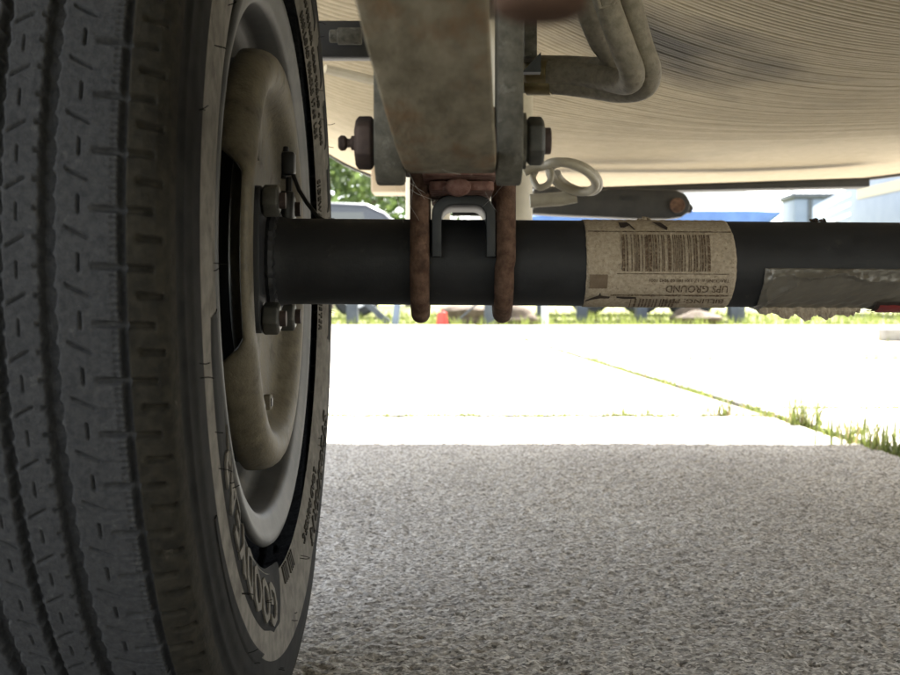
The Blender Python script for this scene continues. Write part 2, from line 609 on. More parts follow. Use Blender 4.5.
def rough_slab(y0, y1):
    """the slab under the axle: real exposed-aggregate relief where the surface is seen close up"""
    g = 0.020
    ysn = np.concatenate([np.linspace(y0 + g, 0.84, 8), np.arange(0.845, 2.62, 0.0027), np.linspace(2.64, y1 - g, 30)])
    fx = np.concatenate([np.linspace(0.0, 0.61, 10)[:-1], np.linspace(0.61, 1.0, 480)])      # fraction across the slab
    rg_ = np.random.default_rng(3)
    ny, nx_ = len(ysn), len(fx)

    def field_(ly, lx):
        w = rg_.normal(size=(ny, nx_))
        ky = np.fft.fftfreq(ny)[:, None]
        kx = np.fft.fftfreq(nx_)[None, :]
        w = np.real(np.fft.ifft2(np.fft.fft2(w) * np.exp(-2 * PI ** 2 * ((ky * ly) ** 2 + (kx * lx) ** 2))))
        return w / w.std()
    h_ = 0.00050 * field_(0.7, 0.7) + 0.00060 * field_(1.5, 1.5) + 0.0005 * field_(9, 9)
    pit = np.clip(field_(1.5, 1.6) - 1.7, 0, 2) * 0.0016
    z_ = h_ - pit - 0.001
    v_ = []
    xa = np.array([joint_x(y_) - 3.0 + g for y_ in ysn])
    xb = np.array([joint_x(y_) - g for y_ in ysn])
    X_ = xa[:, None] + (xb - xa)[:, None] * fx[None, :]
    Y_ = np.broadcast_to(ysn[:, None], X_.shape)
    edge = (np.arange(ny) == 0) | (np.arange(ny) == ny - 1)
    z_[edge, :] = -0.0135
    z_[:, 0] = -0.0135
    z_[:, -1] = -0.0135
    fast_mesh('slab', np.stack([X_, Y_, z_], -1).reshape(-1, 3), grid_faces(ny, nx_), M_CONC, yard)


for i in range(len(rows_l) - 1):
    y0, y1 = rows_l[i], rows_l[i + 1]
    for off in (-6.0, -3.0, 0.0):
        if off == 0.0 and 0.5 < y0 < 0.6:
            rough_slab(y0, y1)
            continue
        slab(joint_x(y0) + off - 3.0, joint_x(y0) + off, joint_x(y1) + off - 3.0, joint_x(y1) + off, y0, y1, random.uniform(-0.002, 0.0))
    y0, y1 = rows_r[i], rows_r[i + 1]
    for off in (0.0, 3.0, 6.0, 9.0):
        slab(joint_x(y0) + off, joint_x(y0) + off + 3.0, joint_x(y1) + off, joint_x(y1) + off + 3.0, y0, y1, random.uniform(-0.002, 0.0))

# ------------------------------------------------------------------ the trailer overhead
tr = empty('travel_trailer', (0.8, 0.0, 0.55), 'travel trailer seen from beneath, its ribbed tan belly sheet sagging over the axle', 'trailer')
X_L, X_R, Y_B, Y_F = -0.42, 2.0, -6.2, 2.83


def sstep(a, b, x):
    t = np.clip((x - a) / (b - a), 0, 1)
    return t * t * (3 - 2 * t)


def belly_h(X, Y):
    A = 1.10 * (1 - sstep(1.45, 2.15, Y)) + 0.04
    xs = np.clip(X, 0.0, 0.5)
    h = 0.527 + A * 0.62 * (0.5 - xs) ** 2
    h = h + 0.13 * np.clip(X - 0.5, 0, 1.2) ** 2
    h = h + np.minimum(1.45 * np.clip(-0.05 - X, 0, 1) ** 2, 0.10)
    h = h + 0.004 * np.sin(X * 5 + 1) * np.sin(Y * 2.3)
    return h


ys = []
y = Y_B
while y < 0.95:
    ys.append((y, 0.0))
    y += 0.1
pitch = 0.0105
y = 0.95
k = 0
while y < Y_F - 0.03:
    amp = 0.0019 * (1 - 0.93 * float(sstep(1.75, 2.15, y))) * (0.75 + 0.5 * random.random())
    pp = pitch * random.uniform(0.9, 1.1)
    for fr, hh in ((0.0, 0.0), (0.10, 0.75), (0.3, 1.0), (0.6, 1.0), (0.88, 0.8)):
        ys.append((y + fr * pp, -amp * hh))
    y += pp
    k += 1
ys.append((Y_F, 0.0))
xs = np.concatenate([np.linspace(X_L, 0, 24), np.linspace(0.02, 0.7, 52), np.linspace(0.74, X_R, 30)])
YY = np.array([a for a, _ in ys])
DD = np.array([d for _, d in ys])
gx, gy = np.meshgrid(xs, YY, indexing='xy')
wob = 0.002 * np.sin(gx * 3.1 + gy * 0.7) * (gy > 0.9)
gz = belly_h(gx, gy) + DD[:, None]
V = np.stack([gx, gy + wob * (gy < Y_F - 0.01), gz], -1).reshape(-1, 3)
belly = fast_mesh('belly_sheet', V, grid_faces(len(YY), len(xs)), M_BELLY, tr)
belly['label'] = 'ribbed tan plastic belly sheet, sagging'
# coach body above
b = MB().box(X_L, X_R, Y_B, Y_F - 0.01, 0.86, 2.9)
b.build('coach_body', M_WHITE, tr, bevel=0.05, seg=3)
# skirts close the space between the belly edge and the walls
b = MB().box(X_L, X_L + 0.015, Y_B, 0.45, 0.60, 0.9)
b.box(X_L, X_L + 0.015, 1.38, Y_F - 0.02, 0.60, 0.9)
b.box(X_R - 0.015, X_R, Y_B, Y_F - 0.02, 0.60, 0.9)
b.box(X_L, X_R, Y_B, Y_B + 0.015, 0.60, 0.9)
b.build('skirt', M_WHITE, tr, smooth=False)
# dark end rail that closes the far edge of the belly sheet
b = MB()
path = []
for X in np.linspace(X_L, X_R, 40):
    path.append((X, Y_F + 0.012, float(belly_h(X, Y_F)) - 0.001))
n = len(path)
v, f = [], []
for (x, yy, z) in path:
    v += [(x, yy - 0.012, z - 0.005), (x, yy + 0.02, z - 0.005), (x, yy + 0.02, 0.92), (x, yy - 0.012, 0.92)]
for i in range(n - 1):
    for k in range(4):
        k2 = (k + 1) % 4
        f.append((i * 4 + k, i * 4 + k2, i * 4 + 4 + k2, i * 4 + 4 + k))
f += [(0, 1, 2, 3), (n * 4 - 1, n * 4 - 2, n * 4 - 3, n * 4 - 4)]
b.add(v, f)
b.build('end_rail', M_FRAME, tr)
# frame rail over the spring
b = MB().box(-0.024, 0.034, Y_B + 0.1, 1.75, 0.60, 0.87)
b.build('frame_rail', M_FRAME, tr, bevel=0.004)
# outrigger bracket with a bolt, left of the spring
p0, p1 = P(322, 20, 1.30), P(366, 57, 1.30)
b = MB().box(p0.x - 0.05, p1.x + 0.01, 1.30, 1.325, p1.z, p0.z + 0.0)
b.build('outrigger', M_FRAME, tr, bevel=0.003)
pb = P(348, 37, 1.28)
b = MB()
b.tube([(pb.x - 0.010, pb.y - 0.004, pb.z), (pb.x + 0.014, pb.y - 0.004, pb.z)], 0.0085, 16)
b.tube([(pb.x - 0.018, pb.y - 0.004, pb.z), (pb.x - 0.004, pb.y - 0.004, pb.z)], 0.0065, 16)
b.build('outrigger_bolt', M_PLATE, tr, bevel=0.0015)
# pale strip standing in for a bright gap of light behind
pa, pb = P(325, 69, 1.62), P(385, 83, 1.66)
b = MB().tube([pa, pb], 0.006, 8)
b.build('light_gap_strip', M_CREAM, tr)
b = MB().box(-0.16, -0.075, 2.60, 2.70, 0.498, 0.56)
b.build('mount_block', M_TAN, tr, bevel=0.004)
# hanger bracket right of the shackle
b = MB()
a0, a1 = P(524, 0, 1.0), P(541, 57, 1.0)
b.box(a0.x, a1.x - 0.003, 1.0, 1.05, a1.z, 0.62)
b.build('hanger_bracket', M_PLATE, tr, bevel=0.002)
b = MB()
q0, q1, q2 = P(522, 72, 0.985), P(541, 72, 0.985), P(541, 52, 0.985)
b.add([q0, q1, q2, q0 + Vector((0, .012, 0)), q1 + Vector((0, .012, 0)), q2 + Vector((0, .012, 0))],
      [(0, 1, 2), (5, 4, 3), (0, 3, 4, 1), (1, 4, 5, 2), (2, 5, 3, 0)])
b.build('gusset', M_SEAT, tr, smooth=False)

# ------------------------------------------------------------------ the wheel
WX, WY, WZ = -0.198, 0.915, 0.314
wheel = empty('wheel_assembly', (WX, WY, 0.0), 'dusty trailer wheel with worn ribbed tyre at the end of the black axle', 'wheel')

NP, SUB = 78, 30
NA = NP * SUB
# cross profile: (u, r) from tread centre to bead, inboard side positive
PROF = [(0.0, 0.3310), (0.030, 0.3307), (0.057, 0.3296), (0.066, 0.3278), (0.072, 0.3252), (0.0757, 0.3212), (0.0768, 0.3165),
        (0.0775, 0.310), (0.0783, 0.3040), (0.0793, 0.3035), (0.0795, 0.3000), (0.0802, 0.2935), (0.0808, 0.2925), (0.0811, 0.288),
        (0.0816, 0.276), (0.0818, 0.266), (0.0818, 0.258), (0.0814, 0.248), (0.0805, 0.238), (0.0790, 0.228), (0.0770, 0.219),
        (0.0748, 0.211), (0.0728, 0.2055), (0.0716, 0.2035), (0.0705, 0.2000), (0.0675, 0.1965), (0.0600, 0.1880), (0.0500, 0.1800)]
pu = np.array([p[0] for p in PROF])
pr = np.array([p[1] for p in PROF])


def side_x(r):
    """inboard sidewall x at radius r (r < 0.303)"""
    return WX + np.interp(r, pr[::-1], pu[::-1])


tread_u = np.arange(0, 0.0757, 0.00072)
tr_r = np.interp(tread_u, pu[:7], pr[:7])
side = [(u, r) for u, r in PROF if u > 0.0756 and r < 0.322]
cu = np.concatenate([tread_u, [s[0] for s in side]])
cr = np.concatenate([tr_r, [s[1] for s in side]])
U = np.concatenate([-cu[::-1], cu[1:]])
RR = np.concatenate([cr[::-1], cr[1:]])
ANG = np.arange(NA) * 2 * PI / NA


def sb(x, hw, soft):
    return np.clip((hw - np.abs(x)) / soft + 0.5, 0, 1)


def tread_depth(u, t):
    """groove depth in mm at u mm from the centre line, t mm round the tyre (downward on the near side)"""
    PT = 2 * PI * 331 / NP
    mir = (u < 0)
    au = np.abs(u)
    tt = t - 11.7 + np.where(mir, 9.0, 0.0)

    def w(x):
        return (x + PT / 2) % PT - PT / 2
    d = np.zeros_like(u)
    half = (tt % (PT / 2)) / (PT / 2)
    wave = 0.85 * np.cos(2 * PI * (half + 0.05))
    d = np.maximum(d, 6.0 * sb(au, 2.3 + 0.4 * wave, 1.1))
    d = np.maximum(d, 6.2 * sb(au - 23.2, 3.5 + 0.55 * wave, 1.3))
    d = np.maximum(d, 5.2 * sb(au - 57.0, 1.7, 1.0))
    # notches and nubs beside the main groove
    for off in (-0.8, 12.5):
        d = np.maximum(d, 3.0 * sb(au - 18.2, 1.1, 0.7) * sb(w(tt - off), 0.9, 0.7))
    for off in (-6.8, 7.6):
        m = sb(au - 27.4, 1.5, 0.9) * sb(w(tt - off), 1.2, 0.9)
        d = np.where(m > 0.2, np.minimum(d, 1.2), d) - 0.35 * m
    for off in (3.5, 16.8):
        m = sb(au - 3.0, 1.4, 0.9) * sb(w(tt - off), 1.2, 0.9)
        d = np.where(m > 0.2, np.minimum(d, 1.5), d) - 0.3 * m
    # rib 1: slanted sipe and straight sipe
    f = (au - 4.5) / 8.5
    d = np.maximum(d, 2.6 * sb(w(tt - (16.7 - 4.8 * f)), 0.55, 0.7) * sb(f - 0.5, 0.5, 0.1))
    d = np.maximum(d, 4.0 * sb(au - 9.2, 0.28, 0.55) * sb(w(tt - 0.8), 3.9, 0.8))
    # rib 2
    f = (au - 31.5) / 10.5
    d = np.maximum(d, 2.4 * sb(w(tt - (7.6 + 5.3 * f)), 0.75, 0.7) * sb(f - 0.5, 0.5, 0.1))
    d = np.maximum(d, 1.8 * sb(au - 48.5, 6.5, 0.8) * sb(w(tt - 12.9), 0.16, 0.6))
    d = np.maximum(d, 5.0 * sb(au - 37.6, 0.38, 0.55) * sb(w(tt + 2.7), 4.1, 0.8))
    taper = np.clip((au - 42) / 8, 0, 1)
    d = np.maximum(d, 4.6 * taper * sb(au - 57.0, 14.0, 1.2) * sb(w(tt - 0.06 * (au - 57)), 1.45, 1.2))
    # fine serrations at the shoulder groove
    ws = (tt + 1.65) % 3.33 - 1.66
    d = np.maximum(d, 1.6 * sb(au - 53.7, 1.6, 0.9) * sb(ws, 0.45, 0.8))
    # shoulder slot
    d = np.maximum(d, 4.2 * sb(au - 69.0, 5.2, 1.2) * sb(w(tt - 13.6 - 0.12 * (au - 69)), 1.5, 1.2))
    return d


uu, aa = np.meshgrid(U, ANG)
rr = np.broadcast_to(RR, uu.shape).copy()
tmm = 331.0 * (((aa - PI + PI) % (2 * PI)) - PI)
tmm = 331.0 * (aa - PI)
dep = tread_depth(uu * 1000, tmm)
wgt = (rr > 0.3215) & (np.abs(uu) < 0.0757)
rr = rr - np.where(wgt, dep, 0) * 0.001
# faint handling unevenness
rr = rr + 0.0003 * np.sin(aa * 9) * (np.abs(uu) > 0.08)
VX = WX + uu
VY = WY + rr * np.cos(aa)
VZ = WZ + rr * np.sin(aa)
low = np.clip((-0.24 - (VZ - WZ)) / 0.09, 0, 1)
VX = VX + np.sign(uu) * 0.006 * low * (np.abs(uu) > 0.07) * (1 - low)
VZ = np.maximum(VZ, 0.0008)
tv = np.stack([VX, VY, VZ], -1).reshape(-1, 3)
tyre = fast_mesh('tyre', tv, grid_faces(NA, len(U), True), M_TREAD, wheel)
tyre.data.materials.append(M_SIDE)
tyre.data.materials.append(M_BLACKR)
tyre.data.materials.append(M_SHOULDER)
fu = (np.abs(U[:-1]) + np.abs(U[1:])) / 2
fr_ = (RR[:-1] + RR[1:]) / 2
mi = np.where((fr_ < 0.274), 1, np.where((fr_ < 0.3125), 2, np.where(fu > 0.0588, 3, 0))).astype(np.int32)  # outer sidewall band coloured black for the shade on the near side
tyre.data.polygons.foreach_set('material_index', np.tile(mi, NA))
tyre['label'] = 'worn ribbed rubber tyre with small sipes'


# raised lettering and patches on the inboard sidewall
def on_side(r, a, lift):
    return (float(side_x(r)) + lift, WY + r * math.cos(a), WZ + r * math.sin(a))


def side_text(name, body, size, r0, a0, m, lift=0.0007, space=1.0, relief=0.0006):
    v, f = text_geo(body, size, relief, 2, space, size * 0.018)
    out = [on_side(r0 + y, a0 - x / (r0 + size * 0.35), lift + z) for x, y, z in v]
    return MB().add(out, f).build(name, m, tyre, smooth=False)


def side_patch(name, ra_edges, m, lift=0.0004, n=40):
    """band between r_in(a) and r_out(a); ra_edges = list of (angle, r_in, r_out)"""
    A = np.linspace(ra_edges[0][0], ra_edges[-1][0], n)
    ri = np.interp(A, [e[0] for e in ra_edges], [e[1] for e in ra_edges])
    ro = np.interp(A, [e[0] for e in ra_edges], [e[2] for e in ra_edges])
    v, f = [], []
    K = 8
    for i in range(n):
        for k in range(K):
            r = ri[i] + (ro[i] - ri[i]) * k / (K - 1)
            v.append(on_side(r, A[i], lift if 0 < k < K - 1 else -0.0006))
    for i in range(n - 1):
        for k in range(K - 1):
            f.append((i * K + k, (i + 1) * K + k, (i + 1) * K + k + 1, i * K + k + 1))
    return MB().add(v, f).build(name, m, tyre)


side_patch('brand_panel', [(R(-172), 0.222, 0.258), (R(-168), 0.218, 0.262), (R(-106), 0.216, 0.262), (R(-99), 0.214, 0.270), (R(-95), 0.214, 0.236), (R(-92), 0.214, 0.218)], M_BLACKR, 0.0006, 60)
side_text('brand_lettering', 'GOODYEAR', 0.040, 0.2255, R(-101), M_SIDE, 0.0014, 1.02)
side_patch('black_rim_panel', [(R(-150), 0.279, 0.2845), (R(-128), 0.272, 0.285), (R(-100), 0.270, 0.285), (R(-84), 0.268, 0.285), (R(-78), 0.281, 0.2845)], M_BLACKR, 0.0008, 50)
side_text('size_lettering', 'ST205/75R14', 0.024, 0.249, R(-30), M_LETTER, 0.0008, 1.05)
side_text('load_lettering', 'LOAD RANGE C', 0.011, 0.2335, R(-46), M_LETTER, 0.0006, 1.1)
side_text('code_lettering', 'IIII IIII', 0.017, 0.220, R(-78), M_LETTER, 0.0008, 1.1)
side_text('fine_lettering', 'MAX LOAD SINGLE 1760 LBS', 0.0085, 0.222, R(62), M_LETTER, 0.0006, 1.2)
side_text('fine_lettering', 'AT 50 PSI MAX COLD TREAD 4 PLIES', 0.0085, 0.236, R(66), M_LETTER, 0.0006, 1.2)
side_text('fine_lettering', 'SIDEWALL 2 PLIES POLYESTER', 0.0085, 0.222, R(20), M_LETTER, 0.0006, 1.2)
for k in range(7):
    a = R(72 - k * 13)
    side_patch('decor_block', [(a, 0.252, 0.268), (a - R(4), 0.250, 0.274), (a - R(8.5), 0.258, 0.274)], M_BLACKR, 0.0006, 8)
# moulding hairs left on the rubber
hb = MB()
for k in range(60):
    a = 2 * PI * (k + random.uniform(-0.3, 0.3)) / 30
    r = (0.2835, 0.262)[k % 2] if k % 3 else 0.240
    p = Vector(on_side(r, a, 0))
    L = random.uniform(0.003, 0.008)
    d = Vector((1.0, random.uniform(-.35, .35), random.uniform(-.35, .35))).normalized()
    hb.tube([p, p + d * L * 0.6, p + d * L + Vector((0, 0, random.uniform(-.001, .001)))], 0.00026, 4)
hairs = hb.build('moulding_hair', M_BLACKR, tyre)
hairs['kind'] = 'stuff'

# rim: thick rolled section
ro = [(0.0775, 0.1985), (0.0800, 0.2000), (0.0815, 0.1990), (0.0818, 0.1968), (0.0805, 0.1935), (0.0790, 0.1890), (0.0780, 0.1835), (0.0765, 0.1800), (0.0735, 0.1785),
      (0.060, 0.1778), (0.0550, 0.1765), (0.0525, 0.1730), (0.0505, 0.1690), (0.0470, 0.1665), (0.036, 0.1640), (0.028, 0.1600), (-0.012, 0.1600), (-0.022, 0.166), (-0.032, 0.1760), (-0.066, 0.180), (-0.074, 0.1975)]
ro = [(u - 0.0085 if u > 0.02 else u, r) for u, r in ro]
prof_in = [(WX + u, r) for u, r in ro]
rimb = MB().lathe_x(prof_in, WY, WZ, 120).build('rim_barrel', M_RIM, wheel, angle=80)
sm = rimb.modifiers.new('thick', 'SOLIDIFY')
sm.thickness = 0.0024
sm.offset = 0
disc = [(WX - 0.014, 0.158), (WX - 0.030, 0.150), (WX - 0.040, 0.125), (WX - 0.030, 0.09), (WX - 0.028, 0.03), (WX - 0.034, 0.03), (WX - 0.036, 0.09), (WX - 0.046, 0.127), (WX - 0.036, 0.154), (WX - 0.018, 0.1588)]
MB().lathe_x(disc, WY, WZ, 96, closed=True).build('wheel_disc', M_RIM, wheel, angle=60)
WD = WX - 0.008
drum = [(WD + 0.066, 0.128), (WD + 0.066, 0.1405), (WD + 0.060, 0.1425), (WD + 0.050, 0.1405), (WD - 0.005, 0.139), (WD - 0.015, 0.13), (WD - 0.02, 0.04), (WD - 0.012, 0.035), (WD - 0.010, 0.12), (WD, 0.127)]
MB().lathe_x(drum, WY, WZ, 96, closed=True).build('brake_drum', M_DRUM, wheel, angle=50)

wheel.location.x -= 0.001
wheel.rotation_euler.z = R(-1.4)
# ------------------------------------------------------------------ brake backing plate (stays still with the axle)
plate = empty('brake_backing_plate', (-0.125, WY, WZ), 'tan stamped brake backing plate with rolled edge inside the wheel', 'brake plate')
NB = 160
rho = [0.030, 0.060, 0.085, 0.100, 0.108, 0.1135, 0.1170, 0.1195, 0.1225, 0.126, 0.130, 0.1345, 0.1390, 0.1425, 0.1450, 0.1467, 0.1475, 0.1475, 0.146]
xof = [-0.1400, -0.1400, -0.1398, -0.1394, -0.1385, -0.1365, -0.1330, -0.1285, -0.1245, -0.1220, -0.1207, -0.1203, -0.1210, -0.1232, -0.1265, -0.1310, -0.1360, -0.1410, -0.1420]
xcut = [-0.1400, -0.1400, -0.1398, -0.1394, -0.1385, -0.1365, -0.1330, -0.1290, -0.1252, -0.1228, -0.1216, -0.1210, -0.1211, -0.1216, -0.1222, -0.1230, -0.1240, -0.1248, -0.1252]
v, f = [], []
K = len(rho)
for i in range(NB):
    a = 2 * PI * i / NB
    dd = abs(((a - PI + PI) % (2 * PI)) - PI)
    dn = abs((a - PI + PI) % (2 * PI) - PI)
    near = abs(((a - PI) + PI) % (2 * PI) - PI)
    c = 1 - float(sstep(R(20), R(29), near))
    soft = 0.0016 * math.sin(a * 5 + 1)
    for k in range(K):
        x = xof[k] * (1 - c) + xcut[k] * c
        r = rho[k]
        # a stamped swell on the flat field
        if 0.06 < r < 0.11:
            x += 0.006 * max(0, math.cos(a * 3 + 0.6)) ** 2 * math.sin((r - 0.06) / 0.05 * PI)
        v.append((x, WY + r * math.cos(a), WZ + r * math.sin(a)))
for i in range(NB):
    j = (i + 1) % NB
    for k in range(K - 1):
        f.append((i * K + k, j * K + k, j * K + k + 1, i * K + k + 1))
sh = MB().add(v, f).build('shield', M_SHIELD, plate, angle=75)
sm = sh.modifiers.new('thick', 'SOLIDIFY')
sm.thickness = 0.002
sm.offset = 0
# mounting flange and its four bolts with nuts
fl = MB()
pts = []
for (sy, sz) in ((1, 1), (-1, 1), (-1, -1), (1, -1)):
    for k in range(5):
        a0 = math.atan2(sz, sy) - PI / 4 + k * PI / 8
        pts.append((WY + sy * 0.046 + 0.012 * math.cos(a0), WZ + sz * 0.038 + 0.012 * math.sin(a0)))
fl.prism_x(pts, -0.1405, -0.1275)
fl.build('mounting_flange', M_AXLE, plate, bevel=0.001)
for (sy, sz) in ((1, 1), (-1, 1), (-1, -1), (1, -1)):
    nb = MB().hex_x(-0.1274, -0.1155, WY + sy * 0.043, WZ + sz * 0.040, 0.0115, 0.25 + sy)
    o = nb.build('nut', M_NUT, plate, bevel=0.0006)
    MB().tube([(-0.1155, WY + sy * 0.043, WZ + sz * 0.040), (-0.1115, WY + sy * 0.043, WZ + sz * 0.040)], 0.0055, 16).build('stud', M_BOLT, o)
# adjuster slots with plugs
for (a, r) in ((R(-97), 0.105), (R(-76), 0.106)):
    c = Vector((-0.1345, WY + r * math.cos(a), WZ + r * math.sin(a)))
    b = MB().box(c.x - .003, c.x + .003, c.y - .0065, c.y + .0065, c.z - .0055, c.z + .0055)
    o = b.build('slot_plug', M_SHIELD, plate, bevel=0.0012)
    MB().box(c.x + .0031, c.x + .0037, c.y - .0035, c.y + .0040, c.z - .0028, c.z + .0030).build('slot', M_WIRE, o, smooth=False)
# cam, tab and slots high on the plate
c = Vector((-0.1395, WY - 0.006, WZ + 0.092))
b = MB()
b.add([], [])
poly = [(c.y + 0.013 * math.cos(t), c.z + 0.021 * math.sin(t)) for t in np.linspace(0, 2 * PI, 20, endpoint=False)]
b.prism_x(poly, c.x, c.x + 0.005)
b.build('anchor_tab', M_SHIELD, plate, bevel=0.001)
b = MB().box(-0.1400, -0.1340, WY - 0.045, WY - 0.027, WZ + 0.064, WZ + 0.080)
b.build('spring_tab', M_SHIELD, plate, bevel=0.001)
b = MB().box(-0.1390, -0.1380, WY - 0.047, WY - 0.036, WZ + 0.053, WZ + 0.062)
b.build('inspection_slot', M_WIRE, plate, smooth=False)

# brake wiring: plug and two leads
wire = empty('brake_wire', P(289, 195, 0.93), 'black brake wire with a small plug above the axle end', 'wire')
b = MB()
c = P(290, 163, 0.945)
b.box(c.x - 0.006, c.x + 0.004, c.y - 0.006, c.y + 0.006, c.z - 0.009, c.z + 0.008)
b.build('plug', M_WIRE, wire, bevel=0.002)
MB().tube([P(289, 178, .945), P(289, 190, .942), P(288, 204, .94)], 0.0026, 8).build('lead', M_WIRE, wire)
MB().tube([P(284, 178, .946), P(285, 160, .95), P(286, 148, .955)], 0.0024, 8).build('lead', M_WIRE, wire)
MB().tube([P(293, 174, .945), P(299, 190, .94), P(307, 203, .935), P(318, 217, .93), P(330, 224, .932)], 0.0016, 8).build('lead', M_WIRE, wire)
MB().tube([P(286, 192, .94), P(286, 222, .938)], 0.0062, 14).build('boot', M_WIRE, wire, bevel=0.001)

# ------------------------------------------------------------------ axle
AXR = 0.0305
axle = empty('trailer_axle', (0.3, WY, WZ), 'black painted steel axle tube running across under the trailer', 'axle')
TILT = -0.0030                                    # the tube drops a little towards the right


def ax_z(x):
    return WZ + TILT * (x + 0.115) / 0.45


b = MB()
NX, NR = 150, 72
v, f = [], []
xsx = np.concatenate([np.linspace(-0.1290, 0.45, 150), np.linspace(0.5, 1.45, 20)])
for x in xsx:
    e = max(0, (-0.113 - x) / 0.0145)
    r = AXR + 0.0035 * e ** 1.5
    for k in range(NR):
        a = 2 * PI * k / NR
        v.append((x, WY + r * math.cos(a), ax_z(x) + r * math.sin(a)))
for i in range(len(xsx) - 1):
    for k in range(NR):
        k2 = (k + 1) % NR
        f.append((i * NR + k, i * NR + k2, (i + 1) * NR + k2, (i + 1) * NR + k))
f += [tuple(range(NR)), tuple(range(len(xsx) * NR - 1, (len(xsx) - 1) * NR - 1, -1))]
b.add(v, f)
b.build('axle_tube', M_AXLE, axle)
# weld bead at the flange
v, f = [], []
n1, n2 = 90, 8
for i in range(n1):
    a = 2 * PI * i / n1
    rr_ = 0.0040 + 0.0006 * math.sin(i * 2.1) + 0.0004 * random.random()
    for k in range(n2):
        t = 2 * PI * k / n2
        rad = AXR + 0.0022 + rr_ * math.cos(t)
        v.append((-0.1250 + rr_ * math.sin(t), WY + rad * math.cos(a), WZ + rad * math.sin(a)))
for i in range(n1):
    for k in range(n2):
        f.append((i * n2 + k, ((i + 1) % n1) * n2 + k, ((i + 1) % n1) * n2 + (k + 1) % n2, i * n2 + (k + 1) % n2))
MB().add(v, f).build('weld_bead', M_AXLE, axle)
# spring seat welded on top: an upturned channel cut round the tube
sx0, sx1, st, sb0 = -0.0125, 0.0312, 0.3580, 0.3160
th = 0.0066


def u_section(x0, x1, zt, zb, t, rad=0.013, n=7):
    out = [(x0, zb)]
    out += [(x0 + rad - rad * math.cos(a), zt - rad + rad * math.sin(a)) for a in np.linspace(0, PI / 2, n)]
    out += [(x1 - rad + rad * math.sin(a), zt - rad + rad * math.cos(a)) for a in np.linspace(0, PI / 2, n)]
    out += [(x1, zb)]
    inn = [(x1 - t, zb)]
    ri = rad - t * 0.75
    inn += [(x1 - t - ri + ri * math.cos(a), zt - t - ri + ri * math.sin(a)) for a in np.linspace(0, PI / 2, n)]
    inn += [(x0 + t + ri - ri * math.sin(a), zt - t - ri + ri * math.cos(a)) for a in np.linspace(0, PI / 2, n)]
    inn += [(x0 + t, zb)]
    return out, inn


so, si = u_section(sx0, sx1, st, sb0, th)
n = len(so)
v, f = [], []
for yy in (0.8745, 0.9555):
    v += [(x, yy, z) for x, z in so] + [(x, yy, z) for x, z in si[::-1]]
for i in range(n - 1):
    f.append((i, i + 1, n + i + 1, n + i))
    f.append((2 * n + i, 3 * n + i, 3 * n + i + 1, 2 * n + i + 1))
    f.append((i, 2 * n + i, 2 * n + i + 1, i + 1))
    f.append((n + i, n + i + 1, 3 * n + i + 1, 3 * n + i))
f += [(0, n, 3 * n, 2 * n), (n - 1, 3 * n - 1, 4 * n - 1, 2 * n - 1)]
MB().add(v, f).build('spring_seat', M_SEAT, axle, bevel=0.0008, seg=2, angle=50)

# ------------------------------------------------------------------ spring pack on the axle
pack = empty('leaf_spring_pack', (0.008, WY, st), 'red rusty leaf spring pack clamped on the spring seat of the axle', 'spring')


def leaf(name, y0, y1, z0, th_, x0, x1, mtl, rise=0.0, end_round=0.006):
    """flat spring leaf, its end faces slightly swollen and its ends lifted"""
    v, f = [], []
    ysr = np.linspace(y0, y1, 30)
    prof = [(0, 0), (0.25, -0.0003), (0.5, -0.0004), (0.75, -0.0003), (1, 0), (1.0, 0.5), (1, 1), (0.75, 1), (0.5, 1), (0.25, 1), (0, 1), (0, 0.5)]
    for i, yy in enumerate(ysr):
        e = min(yy - y0, y1 - yy)
        s_ = 1 - max(0, (0.006 - e) / 0.006) * 0.18
        zz = z0 + rise * ((yy - WY) / 0.3) ** 2
        for (pxx, pz) in prof:
            xc = (x0 + x1) / 2 + (pxx - 0.5) * (x1 - x0) * s_
            z_ = zz + (pz if abs(pz) >= 0.4 else 0) * th_ + (pz if abs(pz) < 0.4 else 0)
            v.append((xc, yy, z_))
    K_ = len(prof)
    for i in range(len(ysr) - 1):
        for k in range(K_):
            f.append((i * K_ + k, i * K_ + (k + 1) % K_, (i + 1) * K_ + (k + 1) % K_, (i + 1) * K_ + k))
    f += [tuple(range(K_)), tuple(range(len(ysr) * K_ - 1, (len(ysr) - 1) * K_ - 1, -1))]
    return MB().add(v, f).build(name, mtl, pack, bevel=0.0012, seg=2)


LX0, LX1 = -0.0148, 0.0300
leaf('leaf', 0.836, 0.994, 0.3583, 0.0062, LX0 + 0.001, LX1 - 0.001, M_RUSTRED, 0.0)
leaf('leaf', 0.812, 1.05, 0.3647, 0.0062, LX0 - 0.003, LX1, M_RUSTRED, 0.012)
leaf('leaf', 0.70, 1.16, 0.3711, 0.0062, LX0, LX1, M_RUST, 0.03)
b = MB()
c = P(458, 186, 0.828)
ring = []
for k in range(18):
    a = 2 * PI * k / 18
    ring.append((c.x + 0.0085 * math.cos(a), c.z - 0.0002 + 0.0060 * math.sin(a)))
b.prism_y(ring, 0.828, 0.842)
b.build('leaf_clip', M_RUSTRED, pack, bevel=0.003, seg=3)
